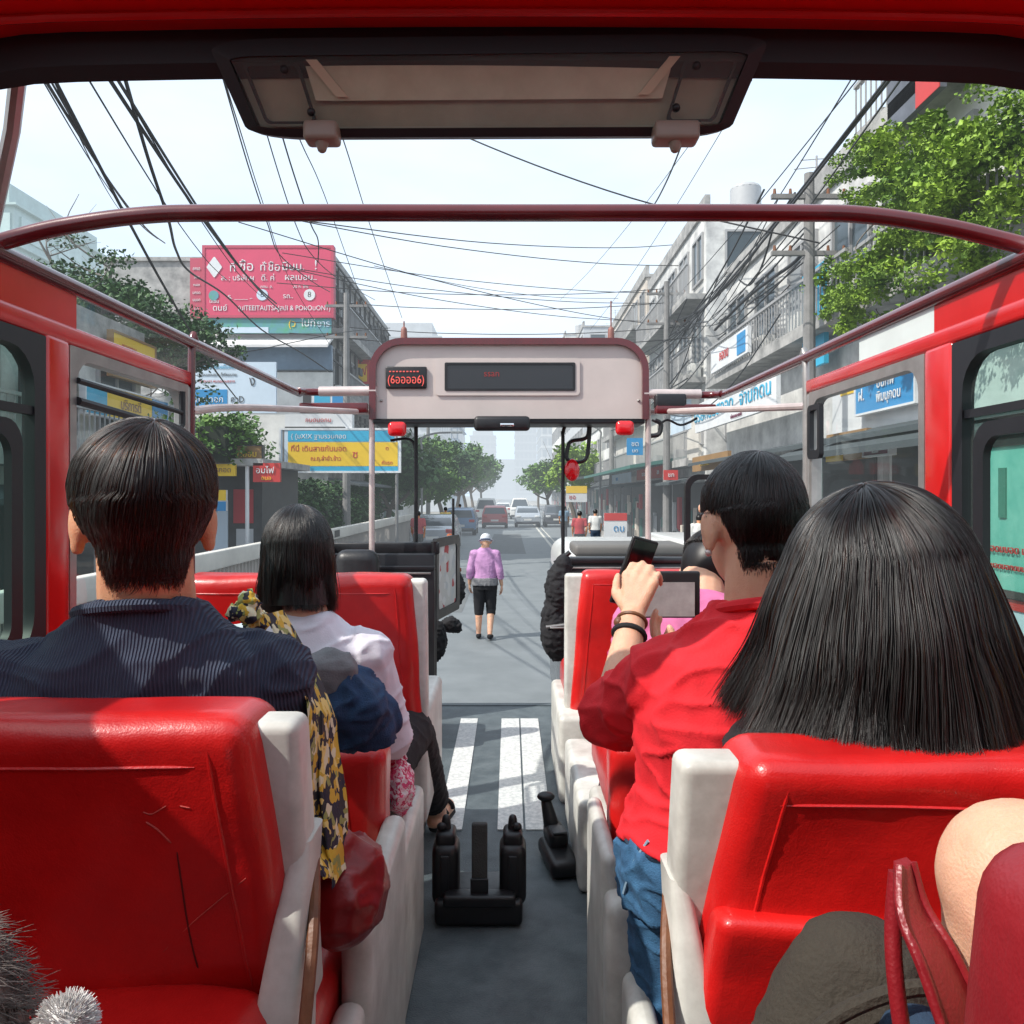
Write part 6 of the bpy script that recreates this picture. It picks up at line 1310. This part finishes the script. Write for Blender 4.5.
# ------------------------------------------------------------------ vehicles
CWH = hm('car_white', (.62, .62, .60), .3, .12, 2, coat=.4); CSI = hm('car_silver', (.40, .43, .46), .25, .1, 2, coat=.5, metal=.4); CBK = hm('car_black', (.03, .03, .035), .25, .1, coat=.5); CRD = hm('car_red', (.35, .03, .03), .3, .1, coat=.5); CBL = hm('car_blue', (.07, .16, .3), .3, .1, coat=.5)
CGL = hm('car_glass', (.045, .06, .075), .08, .3); TYRE = hm('tyre_rubber', (.02, .02, .02), .8); RIM = hm('wheel_rim', (.4, .4, .4), .4, metal=.6); TAIL = hm('tail_lamp', (.45, .02, .02), .25); HEADL = hm('head_lamp', (.7, .72, .72), .2); PLATE = hm('number_plate', (.65, .65, .62), .5)
def car(label, x, y, m, kind='sedan', sc=1.0, group='cars on the road ahead', front=False, rot=0):
    L_, W_, H_ = {'sedan': (4.4, 1.74, 1.42), 'van': (4.6, 1.78, 1.95), 'hatch': (3.8, 1.68, 1.5)}[kind]
    prof = {'sedan': [(-.5, .22), (-.5, .60), (-.48, .66), (-.36, .70), (-.24, .96), (-.02, 1.0), (.14, .96), (.27, .70), (.47, .60), (.5, .5), (.5, .22)],
            'hatch': [(-.5, .22), (-.5, .62), (-.45, .92), (-.38, 1.0), (.0, 1.0), (.14, .95), (.28, .66), (.47, .58), (.5, .48), (.5, .22)],
            'van': [(-.5, .18), (-.5, .52), (-.485, .93), (-.46, .99), (-.3, 1.0), (.2, .985), (.36, .62), (.48, .52), (.5, .4), (.5, .18)]}[kind]
    belt = {'sedan': .66, 'hatch': .62, 'van': .54}[kind] * H_
    t = thing('car', label, kind if kind == 'van' else 'car', (x, y, 0), group); q = MB()
    M = Matrix.Translation((x, y, 0)) @ Matrix.Rotation(math.pi if front else 0, 4, 'Z'); rings = []
    for k, (sx) in enumerate((-.5, -.485, -.40, .40, .485, .5)):
        inset = (.05, .012, 0, 0, .012, .05)[k]; r_ = []
        for (u, v) in prof:
            zz = v * H_ - (inset * .7 if v > .3 else -inset * .3); tum = max(0, (zz - belt)) * .30; xx = sx * W_ - math.copysign(tum, sx) * (abs(sx) / .5); r_.append(M @ V((xx, u * L_ * (1 - inset * .5), zz)))
        rings.append(r_)
    q.loft(rings); body = q.build('body', m, t, 40)
    # glass
    def gp(pts): return [M @ V(p) for p in pts]
    q = MB(); hw = W_ / 2; top_ = H_ * .94
    def edge(z_): return hw - max(0, z_ - belt) * .30
    def yat(z_, rear): 
        seg = prof[:6] if rear else prof[4:][::1]
        best = None
        for (u0, v0), (u1, v1) in zip(prof[:-1], prof[1:]):
            a_, b_ = v0 * H_, v1 * H_
            if min(a_, b_) <= z_ <= max(a_, b_) and abs(b_ - a_) > .02:
                u = u0 + (u1 - u0) * (z_ - a_) / (b_ - a_)
                if (rear and u < 0) or (not rear and u > 0): best = u * L_ if best is None else (max(best, u * L_) if rear else min(best, u * L_))
        return best or 0
    for rear in (True, False):
        z0, z1 = belt + .05, top_ - .04; d = -.02 if rear else .02; q = MB()
        q.prism(gp([(-edge(z0) + .12, yat(z0, rear) + d, z0), (edge(z0) - .12, yat(z0, rear) + d, z0), (edge(z1) - .12, yat(z1, rear) + d, z1), (-edge(z1) + .12, yat(z1, rear) + d, z1)]), M.to_3x3() @ V((0, .012, 0))); q.build('windscreen' if not rear else 'rear_window', CGL, t)
    for sx in (-1, 1):
        q = MB(); z0, z1 = belt + .03, top_ - .07; ya, yb_ = yat(z0, True) + .25, yat(z0, False) - .22; yc, yd = yat(z1, True) + .22, yat(z1, False) - .2
        q.prism(gp([(sx * (edge(z0) + .006), ya, z0), (sx * (edge(z0) + .006), yb_, z0), (sx * (edge(z1) + .012), yd, z1), (sx * (edge(z1) + .012), yc, z1)]), M.to_3x3() @ V((sx * .006, 0, 0))); q.build('side_window', CGL, t)
        for yw in (-.30, .31):
            q = MB(); c_ = V((sx * (hw - .10), yw * L_, .31)); q.tube([M @ (c_ + V((-.1 * sx, 0, 0))), M @ (c_ + V((.105 * sx, 0, 0)))], .31, 18); wh = q.build('wheel', TYRE, t); q = MB(); q.tube([M @ (c_ + V((.106 * sx, 0, 0))), M @ (c_ + V((.112 * sx, 0, 0)))], .19, 14); q.build('rim', RIM, wh)
        q = MB(); zz = belt - .20; q.rbox((sx * (hw - .20) - .15, -L_ / 2 - .02, zz), (sx * (hw - .20) + .15, -L_ / 2 + .05, zz + .15), .02, 2, M=M); q.build('tail_lamp', TAIL, t)
        q = MB(); q.rbox((sx * (hw - .24) - .16, L_ / 2 - .05, zz - .04), (sx * (hw - .24) + .16, L_ / 2 + .02, zz + .09), .02, 2, M=M); q.build('headlight', HEADL, t)
    for e in (-1, 1):
        q = MB(); q.box((-.25, e * (L_ / 2 + .012) - .008, .48), (.25, e * (L_ / 2 + .012) + .008, .60), M); q.build('number_plate', PLATE, t)
        q = MB(); q.rbox((-hw + .08, e * (L_ / 2 + .0) - .05, .22), (hw - .08, e * (L_ / 2 + .0) + .05, .42), .03, 2, M=M); q.build('bumper', CBK, t)
    return t
car('dull red car seen from behind beyond the walking pedestrian', -1.0, 54, CRD, 'hatch'); car('white van in the left queue beyond the dull red car', -1.9, 66, CWH, 'van'); car('blue car in the left queue beside the orange jacket', -2.7, 45, CBL, 'hatch'); car('silver car in the left queue by the kerb', -3.0, 33.0, CSI, 'sedan')
car('silver car coming up on the right lane', 1.2, 56, CSI, 'sedan', front=True); car('white van following the silver car on the right lane', 0.9, 74, CWH, 'van', front=True); car('red car queuing far ahead on the left', -2.2, 80, CRD, 'hatch'); car('white car far ahead in the left queue', -0.75, 82.5, CWH, 'sedan'); car('dark car parked right of the silver one', 3.19, 56.1, CBK, 'hatch', front=True); car('white car further down the left queue behind the red one', -3.00, 90.8, CWH, 'hatch'); car('red car far down the right lane', 1.32, 99.0, CRD, 'hatch', front=True)
# white minibus stopped at the right in front of the bus
t = thing('minibus', 'white and grey minibus with a dark lettered plate, stopped ahead on the right', 'minibus', (1.35, 8, 0)); 
q = MB(); x0, x1 = .42, 2.3; zt_ = 1.77
q.rbox((x0, 6.0, .35), (x1, 8.4, zt_), .16, 6); q.build('body', CWH, t, 50)
q = MB(); q.rbox((x0 + .06, 5.96, zt_ - .03), (x0 + .90, 6.5, zt_ + .06), .03, 3); q.build('roof_rack', hm('dark_rack', (.14, .13, .12), .6), t)
q = MB(); q.rbox((x0 + .05, 5.965, zt_ - .24), (x1 - .05, 6.02, zt_ - .20), .01); q.rbox((x0 + .03, 5.95, zt_ - .36), (x1 - .03, 6.02, zt_ - .27), .02); q.build('rear_trim', CBK, t)
q = MB(); q.rbox((x0 + .15, 5.975, .95), (x1 - .15, 5.998, 1.42), .02); q.build('rear_window', CGL, t)
for y_ in (6.25, 7.3): q = MB(); q.rbox((x0 - .012, y_, .95), (x0 + .02, y_ + .95, 1.52), .008); q.build('side_window', CGL, t)
q = MB(); q.rbox((x0 - .010, 6.2, .36), (x0 + .02, 8.2, .90), .006); q.build('side_stripe', CBK, t)
q = MB(); q.rbox((x0 + .36, 5.975, zt_ - .19), (x0 + .72, 6.0, zt_ - .075), .006); pl_ = q.build('plate', hm('tan_plate', (.42, .36, .3), .5), t); text('(อกาค)', .10, (x0 + .54, 5.972, zt_ - .13), XR, (0, 0, 1), SGK, pl_)
q = MB(); q.rbox((x0 + .75, 5.97, zt_ - .14), (x1 - .25, 6.0, zt_ - .04), .01); q.build('rear_lamp', TAIL, t)
q = MB(); q.rbox((x0 + 1.0, 6.3, zt_ - .02), (x1 - .15, 8.2, zt_ + .05), .03, 3); q.build('roof_panel', CWH, t)
for sx in (x0 + .12, x1 - .12):
    for yw in (6.7, 7.8): q = MB(); q.tube([(sx - .11, yw, .36), (sx + .11, yw, .36)], .36, 18); q.build('wheel', TYRE, t)
# motorcycles and people far down the pavement
def simple_person(label, x, y, h, shirt, pants, seed, group='people on the pavements'):
    rg = random.Random(seed); s = h / 1.68; a = rg.uniform(-.1, .1)
    J = dict(pelvis=(x, y, .88 * s), chest=(x, y, 1.24 * s), neck=(x, y, 1.44 * s), head=(x, y + .02, 1.56 * s), shL=(x - .18, y, 1.37 * s), elL=(x - .23, y + a, 1.1 * s), wrL=(x - .22, y + .1 + a, .88 * s), shR=(x + .18, y, 1.37 * s), elR=(x + .23, y - a, 1.1 * s), wrR=(x + .22, y - a + .08, .88 * s),
             hipL=(x - .085, y, .86 * s), knL=(x - .09, y + .05, .48 * s), anL=(x - .09, y - a, .09), hipR=(x + .085, y, .86 * s), knR=(x + .09, y + .03, .48 * s), anR=(x + .09, y + a * 2, .09))
    P = person(label, J, frame(0), frame(0), SKIN, vox=.022, group=group, ear=False); top(P, 'shirt', shirt, .4, grow=.02, amp=0); legs(P, 'trousers', pants, grow=.02, amp=0)
    q = MB(); q.ball(V(J['head']) + V((0, -.012, .03)), (.088, .105, .10)); q.build('hair', HAIR, P.body); return P
for i, (x, y, sh, pa, l) in enumerate(((2.35, 27, REDB, CBK, 'person in a red top standing by the cars on the right'), (3.2, 30, WALLW, DENIMD, 'person in a white top on the right near the notice board'), (-3.1, 27, REDB, CBK, 'person in a red top by the left queue of cars'), (2.7, 40, BLUEG, CBK, 'person in a blue top under the light green tree'), (-2.9, 36, SGY, CBK, 'person in a yellow top by the left trees'), (-3.0, 48, REDB, CBK, 'person in a dark red top far along the left kerb'), (5.2, 22, WALLW, CBK, 'person in a white top before the dark shops right of the hand pole'))):
    simple_person(l, x, y, 1.66, sh, pa, i)
